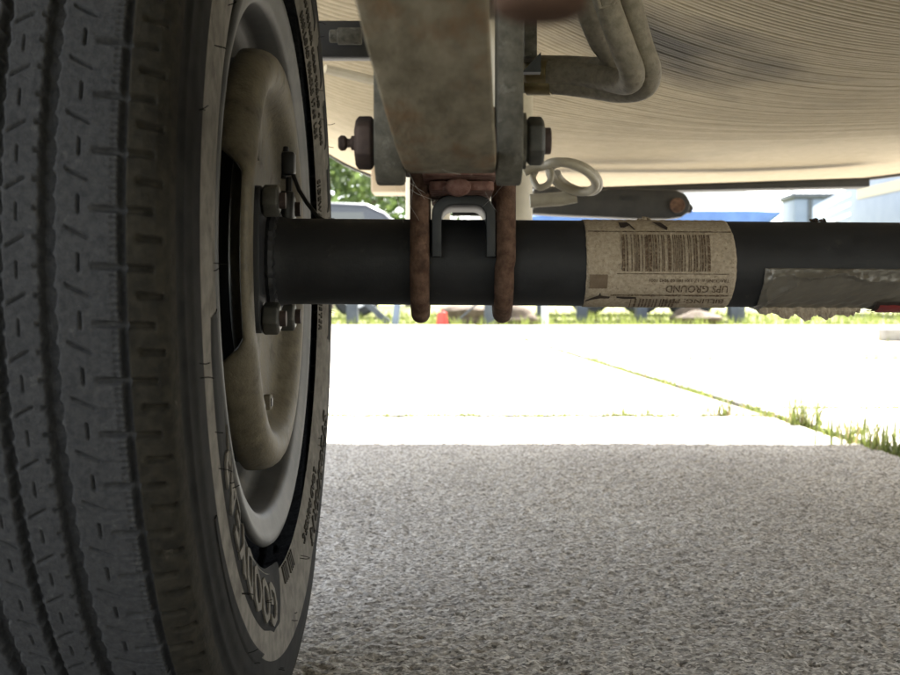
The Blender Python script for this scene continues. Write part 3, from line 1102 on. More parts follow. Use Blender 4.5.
# U-bolts hold the pack to the axle
for i, xb in enumerate((-0.0209, 0.0372)):
    ub = empty('u_bolt', (xb, WY, WZ - 0.04), ('rusty brown U-bolt round the axle between tyre and spring seat', 'rusty brown U-bolt round the axle between spring seat and paper label')[i], 'bolt', 'u-bolts clamping the spring')
    rr_ = 0.0375
    path = [(xb + (0.0002, 0.0012)[i], WY - rr_, z) for z in np.linspace(0.405, WZ, 12)]
    path += [(xb, WY - rr_ * math.cos(a), WZ - rr_ * math.sin(a)) for a in np.linspace(0, PI, 24)[1:-1]]
    path += [(xb, WY + rr_, z) for z in np.linspace(WZ, 0.405, 12)]
    MB().tube(path, 0.0067, 20).build('rod', M_RUST, ub)
    for sy in (-1, 1):
        o = MB().hex_x(-0.006, 0.006, 0, 0, 0.0115, 0.2).build('nut', M_BOLT, None, bevel=0.0006)
        o.rotation_euler = (0, PI / 2, 0)
        o.location = (xb, WY + sy * rr_, 0.395)
        put(o, ub)
tp = MB().box(-0.034, 0.050, WY - 0.05, WY + 0.05, 0.3782, 0.3885).build('tie_plate', M_RUST, None, bevel=0.002)
tag(tp, 'flat rusty tie plate on top of the spring pack, under the U-bolt nuts', 'plate')

# ------------------------------------------------------------------ shackle with greased bolt, and the near spring arm
EY, EZ = 0.622, P(540, 141, 0.622).z
shk = empty('spring_shackle', (0, EY, EZ - 0.022), 'pair of thick grey shackle plates joined by one greased bolt', 'shackle')


def link_poly(y, z0, z1, hw, n=14):
    pts = [(y + hw * math.cos(a), z0 - hw * math.sin(a)) for a in np.linspace(0, PI, n)]
    pts += [(y - hw * math.cos(a), z1 + hw * math.sin(a)) for a in np.linspace(0, PI, n)]
    return pts


xr0, xr1 = P(497.5, 140, 0.605).x, P(523, 140, 0.605).x
xl0, xl1 = P(374, 140, 0.605).x, P(404, 140, 0.605).x
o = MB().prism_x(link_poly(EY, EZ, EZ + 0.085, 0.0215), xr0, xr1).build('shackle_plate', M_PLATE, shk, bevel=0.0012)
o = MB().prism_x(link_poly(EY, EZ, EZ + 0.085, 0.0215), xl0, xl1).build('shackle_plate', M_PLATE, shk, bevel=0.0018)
bx = MB().tube([(xl0 - 0.004, EY, EZ), (xr1 + 0.0145, EY, EZ)], 0.0065, 18)
bx.build('bolt_shank', M_BOLT, shk, bevel=0.0008)
b = MB().hex_x(xl0 - 0.0100, xl0 - 0.0006, EY, EZ - 0.001, 0.0132, 0.52)
hd = b.build('bolt_head', M_BOLT, shk, bevel=0.0006)
zp = [(xl0 - 0.0095, 0.0035), (xl0 - 0.0118, 0.0035), (xl0 - 0.0124, 0.0022), (xl0 - 0.0138, 0.0022), (xl0 - 0.0150, 0.0036), (xl0 - 0.0170, 0.0038), (xl0 - 0.0182, 0.0026), (xl0 - 0.0184, 0.0)]
MB().lathe_x(zp, EY, EZ - 0.001, 20).build('grease_fitting', M_BOLT, hd)
MB().hex_x(xr1 + 0.0024, xr1 + 0.0112, EY, EZ, 0.0120, 0.52).build('nut', M_NUT, shk, bevel=0.0006)
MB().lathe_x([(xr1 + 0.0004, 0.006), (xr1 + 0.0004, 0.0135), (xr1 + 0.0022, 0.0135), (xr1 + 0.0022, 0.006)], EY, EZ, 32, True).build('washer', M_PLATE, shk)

arm = empty('leaf_spring', (0, 0.3, 0.40), 'broad dusty tan leaf spring arm with rolled eye in the shackle', 'spring')
hw = 0.0222
er = 0.0155
TA = 0.0085
# centre line of the underside, eye first: rolled eye, then the leaf towards and over the camera
cl = []
for a in np.linspace(R(-250), R(75), 40):            # rolled eye, ending on its underside facing the camera
    cl.append((EY + (er - TA) * 0 + er * math.cos(a - PI / 2) * -1, EZ + er * math.sin(a - PI / 2)))
def strip(points, xcs, hws, thick):
    """band of given thickness along (y, z) points"""
    n_ = len(points)
    v, f = [], []
    for i in range(n_):
        p = Vector((0, points[i][0], points[i][1]))
        t = Vector((0, points[min(i + 1, n_ - 1)][0] - points[max(i - 1, 0)][0], points[min(i + 1, n_ - 1)][1] - points[max(i - 1, 0)][1])).normalized()
        nn = Vector((0, -t.z, t.y))
        q = p + nn * thick
        w = hws[i]
        v += [(xcs[i] - w, p.y, p.z), (xcs[i] - w * 0.35, p.y, p.z), (xcs[i] + w * 0.35, p.y, p.z), (xcs[i] + w, p.y, p.z), (xcs[i] + w, q.y, q.z), (xcs[i] - w, q.y, q.z)]
    for i in range(n_ - 1):
        for k in range(6):
            k2 = (k + 1) % 6
            f.append((i * 6 + k, i * 6 + k2, i * 6 + 6 + k2, i * 6 + 6 + k))
    f += [tuple(range(6)), tuple(range(n_ * 6 - 1, n_ * 6 - 7, -1))]
    return MB().add(v, f)


pts = []
# eye (outer surface), swept from behind the top round the back and under
for a in np.linspace(R(100), R(-98), 34):
    pts.append((EY + er * math.cos(a), EZ + er * math.sin(a)))
# underside of the leaf rising towards the camera (through the depths measured on the photo)
q = P(450, 0, 0.415)
z_u = [(0.585, EZ - er + 0.0005), (0.555, EZ - er + 0.0045), (0.52, EZ - er + 0.0115), (0.485, EZ - er + 0.0190), (0.45, EZ - er + 0.0265), (0.415, q.z), (0.36, q.z + 0.013), (0.30, q.z + 0.025), (0.2, q.z + 0.043), (0.05, q.z + 0.062), (-0.2, q.z + 0.075)]
pts += z_u
xcs, hws = [], []
for (yy, zz) in pts:
    k = np.clip((0.60 - yy) / 0.185, 0, 2.2)
    xcs.append(0.0002 - 0.0095 * k)
    hws.append(hw - 0.0006)
o = strip(pts, xcs, hws, -TA).build('main_leaf', M_LEAF, arm, bevel=0.0012, seg=2, angle=50)
# short second leaf on the camera side, ending in a ragged step
hb_ = MB().tube([P(540, -30, 0.178), P(540, 0, 0.178), P(540, 12, 0.178), P(540, 19, 0.178), P(540, 23, 0.178)], [0.0066, 0.0066, 0.0062, 0.0045, 0.002], 18)
top = P(540, -30, 0.178)
hb_.tube([(top.x, top.y, 0.50), top], 0.0066, 18)
tag(hb_.build('hanging_bolt', M_DARKRUST, None), 'blurred rusty bolt hanging close beside the tan spring arm', 'bolt')

# ------------------------------------------------------------------ pipes under the floor
pex = empty('water_pipe', P(600, 0, 0.95), 'bundle of dusty grey water pipes bent in an elbow under the belly sheet', 'pipe')


def smooth_path(pts, n=10):
    out = []
    pts = [Vector(p) for p in pts]
    for i in range(len(pts) - 1):
        p0 = pts[max(i - 1, 0)]
        p1, p2 = pts[i], pts[i + 1]
        p3 = pts[min(i + 2, len(pts) - 1)]
        for k in range(n):
            t = k / n
            out.append(0.5 * ((2 * p1) + (p2 - p0) * t + (2 * p0 - 5 * p1 + 4 * p2 - p3) * t * t + (3 * p1 - p0 - 3 * p2 + p3) * t ** 3))
    out.append(pts[-1])
    return out


MB().tube(smooth_path([P(596, -40, .94), P(606, 0, .94), P(622, 45, .945), P(632, 72, .955), P(627, 82, .975), P(606, 79, 1.0), P(575, 74, 1.02), P(545, 73, 1.03), P(505, 72, 1.04)]), 0.0096, 20).build('inner_pipe', M_PEX, pex)
MB().tube(smooth_path([P(622, -40, .955), P(628, 0, .955), P(640, 45, .96), P(648, 70, .965), P(643, 86, .98), P(620, 90, 1.0), P(590, 86, 1.02), P(555, 82, 1.035), P(505, 80, 1.045)]), 0.0100, 20).build('outer_pipe', M_PEX, pex)
MB().tube(smooth_path([P(578, -30, .99), P(588, 10, .99), P(600, 40, 1.0), P(612, 58, 1.01), P(600, 68, 1.03), P(565, 67, 1.05), P(505, 66, 1.06)]), 0.0092, 20).build('rear_pipe', M_PEX, pex)
MB().tube([P(528, 72, 1.033), P(548, 72, 1.028)], 0.0098, 20).build('crimp_ring', M_BRASS, pex, bevel=0.001)
MB().tube([P(527, 83, 1.041), P(552, 83, 1.034)], 0.0100, 20).build('crimp_ring', M_BRASS, pex, bevel=0.001)
MB().tube([P(592, -22, .926), P(600, 8, .932), P(612, 5, .932), P(622, -10, .935)], 0.0016, 8).build('cable_tie', M_PEX, pex)

hose = empty('drain_hose', P(575, 185, 1.35), 'thin cream hose coiled in loops below the belly sheet', 'hose')
hp = []
for t in np.linspace(0, 1, 70):
    a = -2.6 + t * 2 * PI * 1.9
    cxp = 569 + 9 * t
    hp.append(P(cxp + (25 - 3 * t) * math.cos(a) + 3 * math.sin(a), 177 + 14 * math.sin(a) + 5 * math.cos(a), 1.32 + 0.06 * t + 0.03 * math.sin(a)))
MB().tube([P(524, 172, 1.31), P(533, 168, 1.31)] + hp, 0.0048, 12).build('coil', M_HOSE, hose)
MB().tube(smooth_path([P(536, 170, 1.31), P(533, 178, 1.31), P(538, 187, 1.30), P(548, 184, 1.30), P(551, 174, 1.30), P(545, 165, 1.31), P(537, 166, 1.31)]), 0.0034, 10).build('hose_end_loop', M_HOSE, hose)
MB().tube([P(576, 196, 1.38), P(560, 199, 1.38), P(530, 201, 1.38)], 0.0075, 14).build('hose_sleeve', M_HOSE, hose)
# cream pvc stub behind the spring
st_ = MB()
c0 = P(506, 200, 1.50)
st_.tube([(c0.x, 1.50, 0.70), (c0.x, 1.50, c0.z), (c0.x, 1.50, 0.315)], 0.031, 28)
tag(st_.build('drain_pipe', M_CREAM, None, bevel=0.002), 'cream plastic drain pipe stub standing behind the U-bolt', 'pipe')
st_ = MB()
c1 = P(428, 205, 1.72)
st_.tube([(c1.x, 1.72, 0.72), (c1.x, 1.72, 0.31)], 0.030, 28)
tag(st_.build('drain_pipe', M_CREAM, None, bevel=0.002), 'cream plastic drain pipe stub behind the black spring seat', 'pipe')
bk = MB()
for i in range(4):
    c = P(460 + i * 5, 206, 1.40)
    bk.tube([(c.x, 1.40, c.z - 0.004), (c.x, 1.40, c.z + 0.012)], 0.0035, 10)
c = P(467, 206, 1.40)
bk.box(c.x - 0.016, c.x + 0.016, 1.405, 1.42, c.z - 0.010, 0.62)
tag(bk.build('cable_bundle', M_WIRE, None), 'small black cable bundle seen through the spring seat opening', 'cable')

# stabiliser arm
stb = empty('stabiliser_arm', P(620, 215, 2.3), 'black steel stabiliser arm with a round bolt, folded up beyond the axle', 'jack')
Y0 = 2.30
outl = [(522, 213), (548, 203), (585, 193), (610, 188), (650, 189), (676, 190), (686, 194), (691, 203), (689, 212), (682, 217), (668, 219), (640, 219), (600, 217), (575, 216)]
poly = [(P(x, yv, Y0).x, P(x, yv, Y0).z) for x, yv in outl]
MB().prism_y(poly, Y0, Y0 + 0.05).build('arm', M_FRAME, stb, bevel=0.004, seg=2)
cb = P(677, 205.5, Y0)
ringp = [(cb.x + 0.0135 * math.cos(a), cb.z + 0.0135 * math.sin(a)) for a in np.linspace(0, 2 * PI, 20, endpoint=False)]
MB().prism_y(ringp, Y0 - 0.010, Y0 + 0.001).build('pivot_bolt', M_RUST, stb, bevel=0.003)
ringp = [(P(690, 208, Y0).x + 0.009 * math.cos(a), P(690, 208, Y0).z + 0.009 * math.sin(a)) for a in np.linspace(0, 2 * PI, 6, endpoint=False)]
MB().prism_y(ringp, Y0 + 0.012, Y0 + 0.035).build('nut', M_FRAME, stb, bevel=0.001)
m0, m1 = P(535, 206, 2.40), P(690, 186, 2.40)
MB().prism_y([(m0.x, m0.z - 0.004), (m1.x - .05, m1.z - 0.006), (m1.x + .35, m1.z + 0.002), (m1.x + .35, m1.z + 0.02), (m0.x, m0.z + 0.035)], 2.44, 2.50).build('mounting_rail', M_FRAME, stb, bevel=0.003)
# faint stamped marks
v, f = text_geo('TH40 16', 0.012, 0.0004)
tx = P(618, 200, Y0)
MB().add([(tx.x + a * 0.9, Y0 - 0.0008 - c, tx.z + b_) for a, b_, c in v], f).build('stamped_mark', M_SEAT, stb, smooth=False)

# ------------------------------------------------------------------ paper label and tape on the axle


def on_axle(x, bdeg, lift):
    """point on the tube, bdeg = 0 faces the camera, + upward"""
    r = AXR + lift
    return (x, WY - r * math.cos(bdeg), ax_z(x) + r * math.sin(bdeg))


def ax_x(px):
    return P(px, 262, WY - AXR).x


def ax_b(py):
    s_ = np.clip((262.5 - py) / 43.2, -0.995, 0.995)
    return math.asin(s_)


def wrap_patch(x0, x1, b0, b1, lift, nx=40, nb=24, ragged=0.0, edge=None, seed=0):
    rg = random.Random(seed)
    v, f = [], []
    jl = [rg.uniform(-1, 1) * ragged for _ in range(nb)]
    jr = [rg.uniform(-1, 1) * ragged for _ in range(nb)]
    for j in range(nb):
        b_ = b0 + (b1 - b0) * j / (nb - 1)
        xa, xb = x0 + jl[j], x1 + jr[j]
        if edge:
            xa, xb = edge(b_, xa, xb)
        for i in range(nx):
            x = xa + (xb - xa) * i / (nx - 1)
            l = lift + (0.0004 * math.sin(i * 0.9 + j * 0.7) ** 4 if lift > 0 else 0)
            v.append(on_axle(x, b_, l))
    for j in range(nb - 1):
        for i in range(nx - 1):
            f.append((j * nx + i, j * nx + i + 1, (j + 1) * nx + i + 1, (j + 1) * nx + i))
    return MB().add(v, f)


lx0, lx1 = ax_x(586.5), ax_x(735)
lab = empty('shipping_label', (0.5 * (lx0 + lx1), WY - AXR, WZ), 'dirty paper shipping label with barcode, stuck upside down round the axle', 'label')
def ledge(b_, xa, xb):
    s_ = math.sin(b_)
    return xa + 0.0008 * s_ * 0, xb - 0.0035 * max(0, s_) ** 2 - 0.0025 * max(0, -s_) ** 3 + 0.0012
paper = wrap_patch(lx0, lx1, R(120), R(-112), 0.0005, 60, 60, 0.0002, ledge, 3).build('paper', M_LABEL, lab)
solid = paper.modifiers.new('thick', 'SOLIDIFY')
solid.thickness = 0.0004


def lab_bar(x0, x1, y0, y1, name='barcode_bar', m=M_PRINT, lift=0.0012):
    return wrap_patch(ax_x(x0), ax_x(x1), ax_b(y0), ax_b(y1), lift, 2 if x1 - x0 < 12 else 20, 8).build(name, m, lab)


rb = random.Random(5)
x = 622.0
while x < 713:
    w = rb.choice((0.9, 1.0, 1.6, 2.2, 3.0))
    lab_bar(x, x + w, 235.8, 270.6)
    x += w + rb.choice((0.9, 1.0, 1.5, 2.2, 3.2))
lab_bar(589, 733, 232.6, 233.4, 'print_rule')
lab_bar(617, 729, 272.7, 273.3, 'print_rule')
lab_bar(612, 731, 292.4, 293.8, 'print_rule')
x = 633.0
while x < 677:
    w = rb.choice((1.0, 1.6, 2.2))
    lab_bar(x, x + w, 296.5, 304.2)
    x += w + rb.choice((1.4, 1.8, 3.0))
lab_bar(590, 608, 274, 287, 'print_block', M_SMUDGE)


def lab_text(name, body, size, px_right, py_base, space=1.0, sx=1.0):
    """upside-down print: starts at the right, letter tops point down"""
    v, f = text_geo(body, size, 0.0, 2, space, size * 0.015)
    x0 = ax_x(px_right)
    b0 = ax_b(py_base)
    out = [on_axle(x0 - a * sx, b0 - c_ / AXR, 0.0013) for a, c_, _ in v]
    return MB().add(out, f).build(name, M_PRINT, lab, smooth=False)


lab_text('print_line', 'UPS GROUND', 0.0080, 730, 283.8, 1.0, 0.86)
lab_text('print_line', 'TRACKING #: 1Z 2X4 18E 03 9042 1001', 0.0032, 730, 277.8, 1.02)
lab_text('print_line', 'BILLING: P/P', 0.0075, 728, 296.5, 1.0)
# tears and scuffs on the paper
def tear(pts, name='tear'):
    v = [on_axle(ax_x(a), ax_b(b_), 0.0017) for a, b_ in pts]
    return MB().add(v, [tuple(range(len(v)))]).build(name, M_TORN, lab, smooth=False)


tear([(621, 224.5), (629.5, 224), (633, 226.5), (626, 229.5), (622, 229.5)])
tear([(631, 227), (633, 227), (637, 231.5), (635.5, 231.8)])
tear([(655, 223.5), (664, 224.2), (670, 229), (668.5, 232), (662, 228)])
tear([(587, 298), (594, 295.2), (600, 293.2), (601.5, 290), (602.5, 293.4), (611.5, 294.2), (611, 296), (602, 296), (594, 297.2), (587.3, 299)])
tear([(618, 293.9), (638, 294.4), (638.6, 296), (627, 296.4), (618.4, 295.4)])
for (a, b0_, b1_) in ((590, 226, 227), (700, 229, 230)):
    pass

tape = empty('packing_tape', (ax_x(835), WY - AXR, WZ - 0.02), 'wrinkled grey packing tape with a red corner, stuck round the axle', 'tape')
tv_, tf_ = [], []
nx, nb = 110, 44
tx0, tx1 = ax_x(765), ax_x(945)
for j in range(nb):
    fb = j / (nb - 1)
    b_ = ax_b(267) + (R(-118) - ax_b(267)) * fb
    for i in range(nx):
        fx = i / (nx - 1)
        px_ = 765 + fx * 180
        x_ = tx0 + (tx1 - tx0) * fx - 0.0016 * fb * (1 - fx) * 2
        py_ = 262.5 - 43.2 * math.sin(b_)
        # raised wrinkle arcs
        arc = 273 + 0.0016 * (px_ - 828) ** 2 + 2 * math.sin(px_ * 0.11)
        l = 0.0008 + 0.0030 * math.exp(-((py_ - arc) / 2.4) ** 2) * (0.4 + 0.6 * math.exp(-((px_ - 830) / 35) ** 2))
        arc2 = 297 - 0.55 * (px_ - 772)
        l += 0.0016 * math.exp(-((py_ - arc2) / 2.2) ** 2) * (px_ < 800)
        l += 0.0012 * math.exp(-((px_ - 772 - 2 * math.sin(py_ * .3)) / 2.0) ** 2)
        l += 0.0005 * math.sin(px_ * 0.4 + py_ * 0.9) * math.sin(px_ * 0.13 - py_ * 0.35)
        tv_.append(on_axle(x_, b_, l))
for j in range(nb - 1):
    for i in range(nx - 1):
        tf_.append((j * nx + i, j * nx + i + 1, (j + 1) * nx + i + 1, (j + 1) * nx + i))
tb = MB().add(tv_, tf_).build('film', M_TAPE, tape)
sdm = tb.modifiers.new('thick', 'SOLIDIFY')
sdm.thickness = 0.0003
wrap_patch(ax_x(883), ax_x(930), ax_b(297), R(-100), 0.0022, 12, 10).build('black_corner', M_TORN, tape)
wrap_patch(ax_x(887), ax_x(930), ax_b(299), R(-96), 0.0030, 12, 10).build('red_corner', M_RED, tape)
# crust of sand hanging from the torn lower edge
sand = []
sf = []
rs_ = random.Random(4)
n_ = 60
for i in range(n_):
    px_ = 768 + i * (104 / (n_ - 1))
    env = max(0.0, math.sin((px_ - 768) / 104 * PI)) ** 0.6
    drop = (0.0025 + 0.0065 * env * (0.7 + 0.3 * math.sin(i * 0.5)) + rs_.uniform(-0.0009, 0.0009))
    x_ = ax_x(px_)
    top_ = on_axle(x_, R(-82), 0.0012)
    zt = ax_z(x_) - AXR
    for (dy, dz) in ((-0.0065, 0.002), (-0.0085, -drop * 0.45), (-0.006, -drop), (0.003, -drop * 0.9), (0.006, 0.002)):
        sand.append((x_ + rs_.uniform(-.0004, .0004), WY + dy + rs_.uniform(-.0007, .0007), zt + dz + rs_.uniform(-.0006, .0006)))
for i in range(n_ - 1):
    for k in range(4):
        sf.append((i * 5 + k, i * 5 + 5 + k, i * 5 + 6 + k, i * 5 + 1 + k))
MB().add(sand, sf).build('sand_crust', M_SAND, tape, smooth=False)
# crumbs of dirt lying on the tube
for i, (px_, n__) in enumerate(((829, 9), (652, 5))):
    cb_ = MB()
    for k in range(n__):
        c = Vector(on_axle(ax_x(px_ + rs_.uniform(-9, 7)), R(88), 0.0010))
        s_ = rs_.uniform(0.0008, 0.0018)
        v = [c + Vector((rs_.uniform(-1, 1), rs_.uniform(-1, 1), rs_.uniform(-.8, 1))).normalized() * s_ * 1.4 for _ in range(8)]
        bm_ = bmesh.new()
        for q_ in v:
            bm_.verts.new(q_)
        bmesh.ops.convex_hull(bm_, input=bm_.verts)
        bm_.verts.index_update()
        cb_.add([w.co for w in bm_.verts], [tuple(w.index for w in fc.verts) for fc in bm_.faces])
        bm_.free()
    o = cb_.build('dirt_crumbs', M_TORN if i == 0 else M_SAND, None, smooth=False)
    tag(o, ('dark dirt crumbs lying on top of the axle above the tape', 'pale dirt crumbs on top of the axle above the label')[i], 'dirt', kind='stuff')

# cobwebs under the shackle
wb = MB()
rw = random.Random(9)
anch = [(P(405, 176, .62), P(432, 200, .87)), (P(470, 168, .605), P(440, 160, .60)), (P(497, 190, .62), P(490, 205, .87)), (P(403, 180, .62), P(412, 215, .87))]
for a0, a1 in anch:
    for k in range(3):
        j = Vector((rw.uniform(-.006, .006), 0, rw.uniform(-.006, .006)))
        j2 = Vector((rw.uniform(-.006, .006), 0, rw.uniform(-.006, .006)))
        mid = (a0 + a1) / 2 + Vector((0, 0, -0.002 * rw.random()))
        wb.tube([a0 + j, mid + (j + j2) / 2, a1 + j2], 0.00006, 4)
tag(wb.build('cobweb', M_WEB, None), 'fine grey cobweb threads between the shackle and the U-bolts', 'cobweb', kind='stuff')

# ------------------------------------------------------------------ weeds in the joints


def weed(px, py, h, n, spread, seed, label, dry=0.25):
    s_ = P(px, py, 3.0) - Vector((0, 0, CAM_H))
    d = P(px, py, 1.0) - Vector((0, 0, CAM_H))
    t = -CAM_H / d.z
    c = Vector((d.x * t, d.y * t, -0.008))
    rgw = random.Random(seed)
    e = empty('weed', c, label, 'weed', 'weeds in the concrete joints')
    for part, mtl in (('blades', M_WEED), ('dry_blades', M_WEEDDRY)):
        nn = int(n * (1 - dry)) if part == 'blades' else max(2, int(n * dry))
        v, f = [], []
        for i in range(nn):
            a = rgw.uniform(0, 2 * PI)
            bx_ = c + Vector((rgw.gauss(0, spread), rgw.gauss(0, 0.012), 0))
            L = 1.45 * h * rgw.uniform(0.35, 1.0)
            lean = rgw.uniform(0.1, 0.9)
            out = Vector((math.cos(a), math.sin(a) * 0.6, 0))
            sd = Vector((-math.sin(a), math.cos(a), 0))
            w = rgw.uniform(0.0014, 0.0034)
            o_ = len(v)
            for q_ in range(4):
                t_ = q_ / 3
                p = bx_ + out * L * lean * t_ ** 1.6 + Vector((0, 0, L * (t_ - 0.35 * lean * t_ * t_)))
                ww = w * (1 - t_ * 0.85)
                v += [p - sd * ww, p + sd * ww]
            for q_ in range(3):
                f.append((o_ + q_ * 2, o_ + q_ * 2 + 1, o_ + q_ * 2 + 3, o_ + q_ * 2 + 2))
        o = MB().add(v, f).build(part, mtl, e, smooth=False)
        o['kind'] = 'stuff'
    return e


weed(806, 424, 0.085, 70, 0.022, 1, 'tall upright grass tuft where two concrete joints cross', 0.2)
weed(868, 443, 0.060, 70, 0.045, 2, 'low spreading weed at the edge of the trailer shadow', 0.15)
weed(888, 449, 0.045, 40, 0.02, 12, 'small weed half inside the trailer shadow', 0.15)
weed(845, 434, 0.045, 40, 0.028, 3, 'flat weed in the lengthwise joint beside the tall tuft', 0.3)
weed(722, 415, 0.060, 44, 0.028, 4, 'dry leaning grass tuft in the lengthwise joint', 0.5)
weed(622, 415, 0.032, 46, 0.045, 5, 'low weed clump in the cross joint by the shadow, larger one', 0.25)
weed(656, 414, 0.018, 22, 0.02, 6, 'tiny weed in the cross joint beside the larger low clump', 0.25)
weed(772, 417, 0.026, 30, 0.03, 7, 'low weed in the cross joint just short of the tall tuft', 0.3)
weed(450, 415.5, 0.018, 30, 0.06, 8, 'thin creeping weed in the cross joint by the shadow, beside the tyre side', 0.3)
weed(375, 415.5, 0.012, 18, 0.05, 9, 'sparse creeping weed in the cross joint close to the tyre', 0.3)
weed(640, 375, 0.030, 30, 0.08, 10, 'pale weed in the lengthwise joint between the two cross joints', 0.4)
weed(675, 385, 0.028, 30, 0.07, 11, 'pale low weed midway along the lengthwise joint', 0.4)
weed(625, 363, 0.035, 50, 0.12, 13, 'long low weed row at the far cross joint', 0.4)
weed(690, 362, 0.030, 30, 0.12, 14, 'small weed patch on the far cross joint, right slab', 0.4)
weed(870, 343, 0.05, 30, 0.12, 15, 'weed tuft in the farthest visible joint near the wooden block', 0.3)

rm_ = random.Random(21)
mv, mf = [], []


def moss_line(pa, pb, n, h):
    for i in range(n):
        t = rm_.random()
        if math.sin(t * 37 + pa[0] * 5) + math.sin(t * 91) < -0.5:
            continue
        c = Vector(pa).lerp(Vector(pb), t) + Vector((rm_.gauss(0, 0.008), rm_.gauss(0, 0.008), -0.012))
        a = rm_.uniform(0, 2 * PI)
        L = h * rm_.uniform(0.3, 1)
        w = rm_.uniform(0.003, 0.006)
        o_ = len(mv)
        sd = Vector((math.cos(a), math.sin(a), 0)) * w
        mv.extend([c - sd, c + sd, c + Vector((rm_.uniform(-.6, .6) * L, rm_.uniform(-.6, .6) * L, L))])
        mf.append((o_, o_ + 1, o_ + 2))


moss_line((-0.9, 3.09, 0), (joint_x(3.09), 3.09, 0), 1260, 0.020)
moss_line((joint_x(3.3), 3.30, 0), (2.2, 3.30, 0), 1260, 0.020)
moss_line((-1.2, 5.62, 0), (joint_x(5.62), 5.62, 0), 1080, 0.022)
moss_line((joint_x(5.78), 5.78, 0), (2.6, 5.78, 0), 1500, 0.030)
moss_line((-1.2, 8.25, 0), (joint_x(8.25), 8.25, 0), 900, 0.022)
moss_line((joint_x(8.35), 8.35, 0), (3.4, 8.35, 0), 1200, 0.030)
moss_line((joint_x(2.3), 2.3, 0), (joint_x(5.7), 5.7, 0), 1100, 0.026)
moss_line((joint_x(5.7), 5.7, 0), (joint_x(12), 12, 0), 500, 0.026)
mo = MB().add(mv, mf).build('moss', M_WEED, None, smooth=False)
tag(mo, 'low yellow-green moss and seedlings filling the slab joints', 'moss', kind='stuff')

# ------------------------------------------------------------------ background yard


def gpt(px, py):
    d = P(px, py, 1.0) - Vector((0, 0, CAM_H))
    t = -CAM_H / d.z
    return Vector((d.x * t, d.y * t, 0))


# grass fringe past the concrete
NG = 9000
gx_ = rng.uniform(-6, 12, NG)
gy_ = 12.5 + 9 * rng.random(NG) ** 1.7
gh = rng.uniform(0.03, 0.13, NG)
ga = rng.uniform(0, 2 * PI, NG)
gw = rng.uniform(0.006, 0.014, NG)
le = rng.uniform(-0.6, 0.6, NG) * gh
v0 = np.stack([gx_ - np.cos(ga) * gw, gy_ - np.sin(ga) * gw, np.full(NG, -0.03)], -1)
v1 = np.stack([gx_ + np.cos(ga) * gw, gy_ + np.sin(ga) * gw, np.full(NG, -0.03)], -1)
v2 = np.stack([gx_ + le, gy_ + le * 0.5, gh - 0.03], -1)
GV = np.stack([v0, v1, v2], 1).reshape(-1, 3)
go = fast_mesh('grass', GV, np.arange(NG * 3).reshape(-1, 3), M_WEED, smooth=False)
tag(go, 'yellow-green grass fringe beyond the concrete yard', 'grass', kind='stuff')


def far_wheel(parent, x, y, r, w=0.2, axis='y'):
    prof = [(-w / 2, r * 0.6), (-w / 2, r * 0.9), (-w / 2 + 0.03, r), (w / 2 - 0.03, r), (w / 2, r * 0.9), (w / 2, r * 0.6)]
    t = MB().lathe_x(prof, 0, 0, 32).build('tyre', M_TYREFAR)
    rm = MB().lathe_x([(-w / 2 + .02, 0.0), (-w / 2 + .02, r * 0.3), (-w / 2 + .01, r * .6), (w / 2 - .01, r * .6), (w / 2 - .02, r * .3), (w / 2 - .02, 0.0)], 0, 0, 24).build('rim', M_WHITE)
    for o in (t, rm):
        if axis == 'y':
            o.rotation_euler = (0, 0, PI / 2)
        o.location = (x, y, r - 0.02)
        put(o, parent)


# covered boat trailer: long blue tarp, on stands
bt = empty('covered_boat', (2.6, 15.0, 0), 'long boat on stands under a blue tarp beyond the grass', 'boat')
Yb = 15.0
zt = P(700, 209, Yb).z
xa, xb = P(520, 215, Yb).x, P(786, 209, Yb).x
poly = [(xa - 0.3, 0.95), (xa, zt - 0.10), (xa + 0.5, zt), (xb - 0.35, zt), (xb, zt - 0.02), (xb - 0.40, 0.95)]
MB().prism_y(poly, Yb, Yb + 1.9).build('tarp', M_BLUE, bt, bevel=0.06, seg=3)
MB().prism_y([(xa - 0.25, 0.949), (xb - 0.42, 0.949), (xb - 0.7, 0.45), (xa + 0.2, 0.45)], Yb + 0.1, Yb + 1.8).build('hull', M_WHITE, bt, bevel=0.05)
MB().box(xa - 0.2, xb - 0.6, Yb + 0.3, Yb + 0.4, 0.40, 0.449).build('frame_beam', M_POST, bt)
for px_ in (583, 643, 739):
    g_ = gpt(px_, 322)
    hwid = 0.07 if px_ != 739 else 0.10
    xx = (px_ - 450) / 1280 * Yb
    MB().prism_y([(xx - hwid * 0.8, -0.03), (xx + hwid * 0.8, -0.03), (xx + hwid, 0.41), (xx - hwid, 0.41)], Yb + 0.05, Yb + 0.28).build('stand', M_POST, bt, bevel=0.01)
far_wheel(bt, (690 - 450) / 1280 * (Yb + 1.0), Yb + 1.0, 0.3)

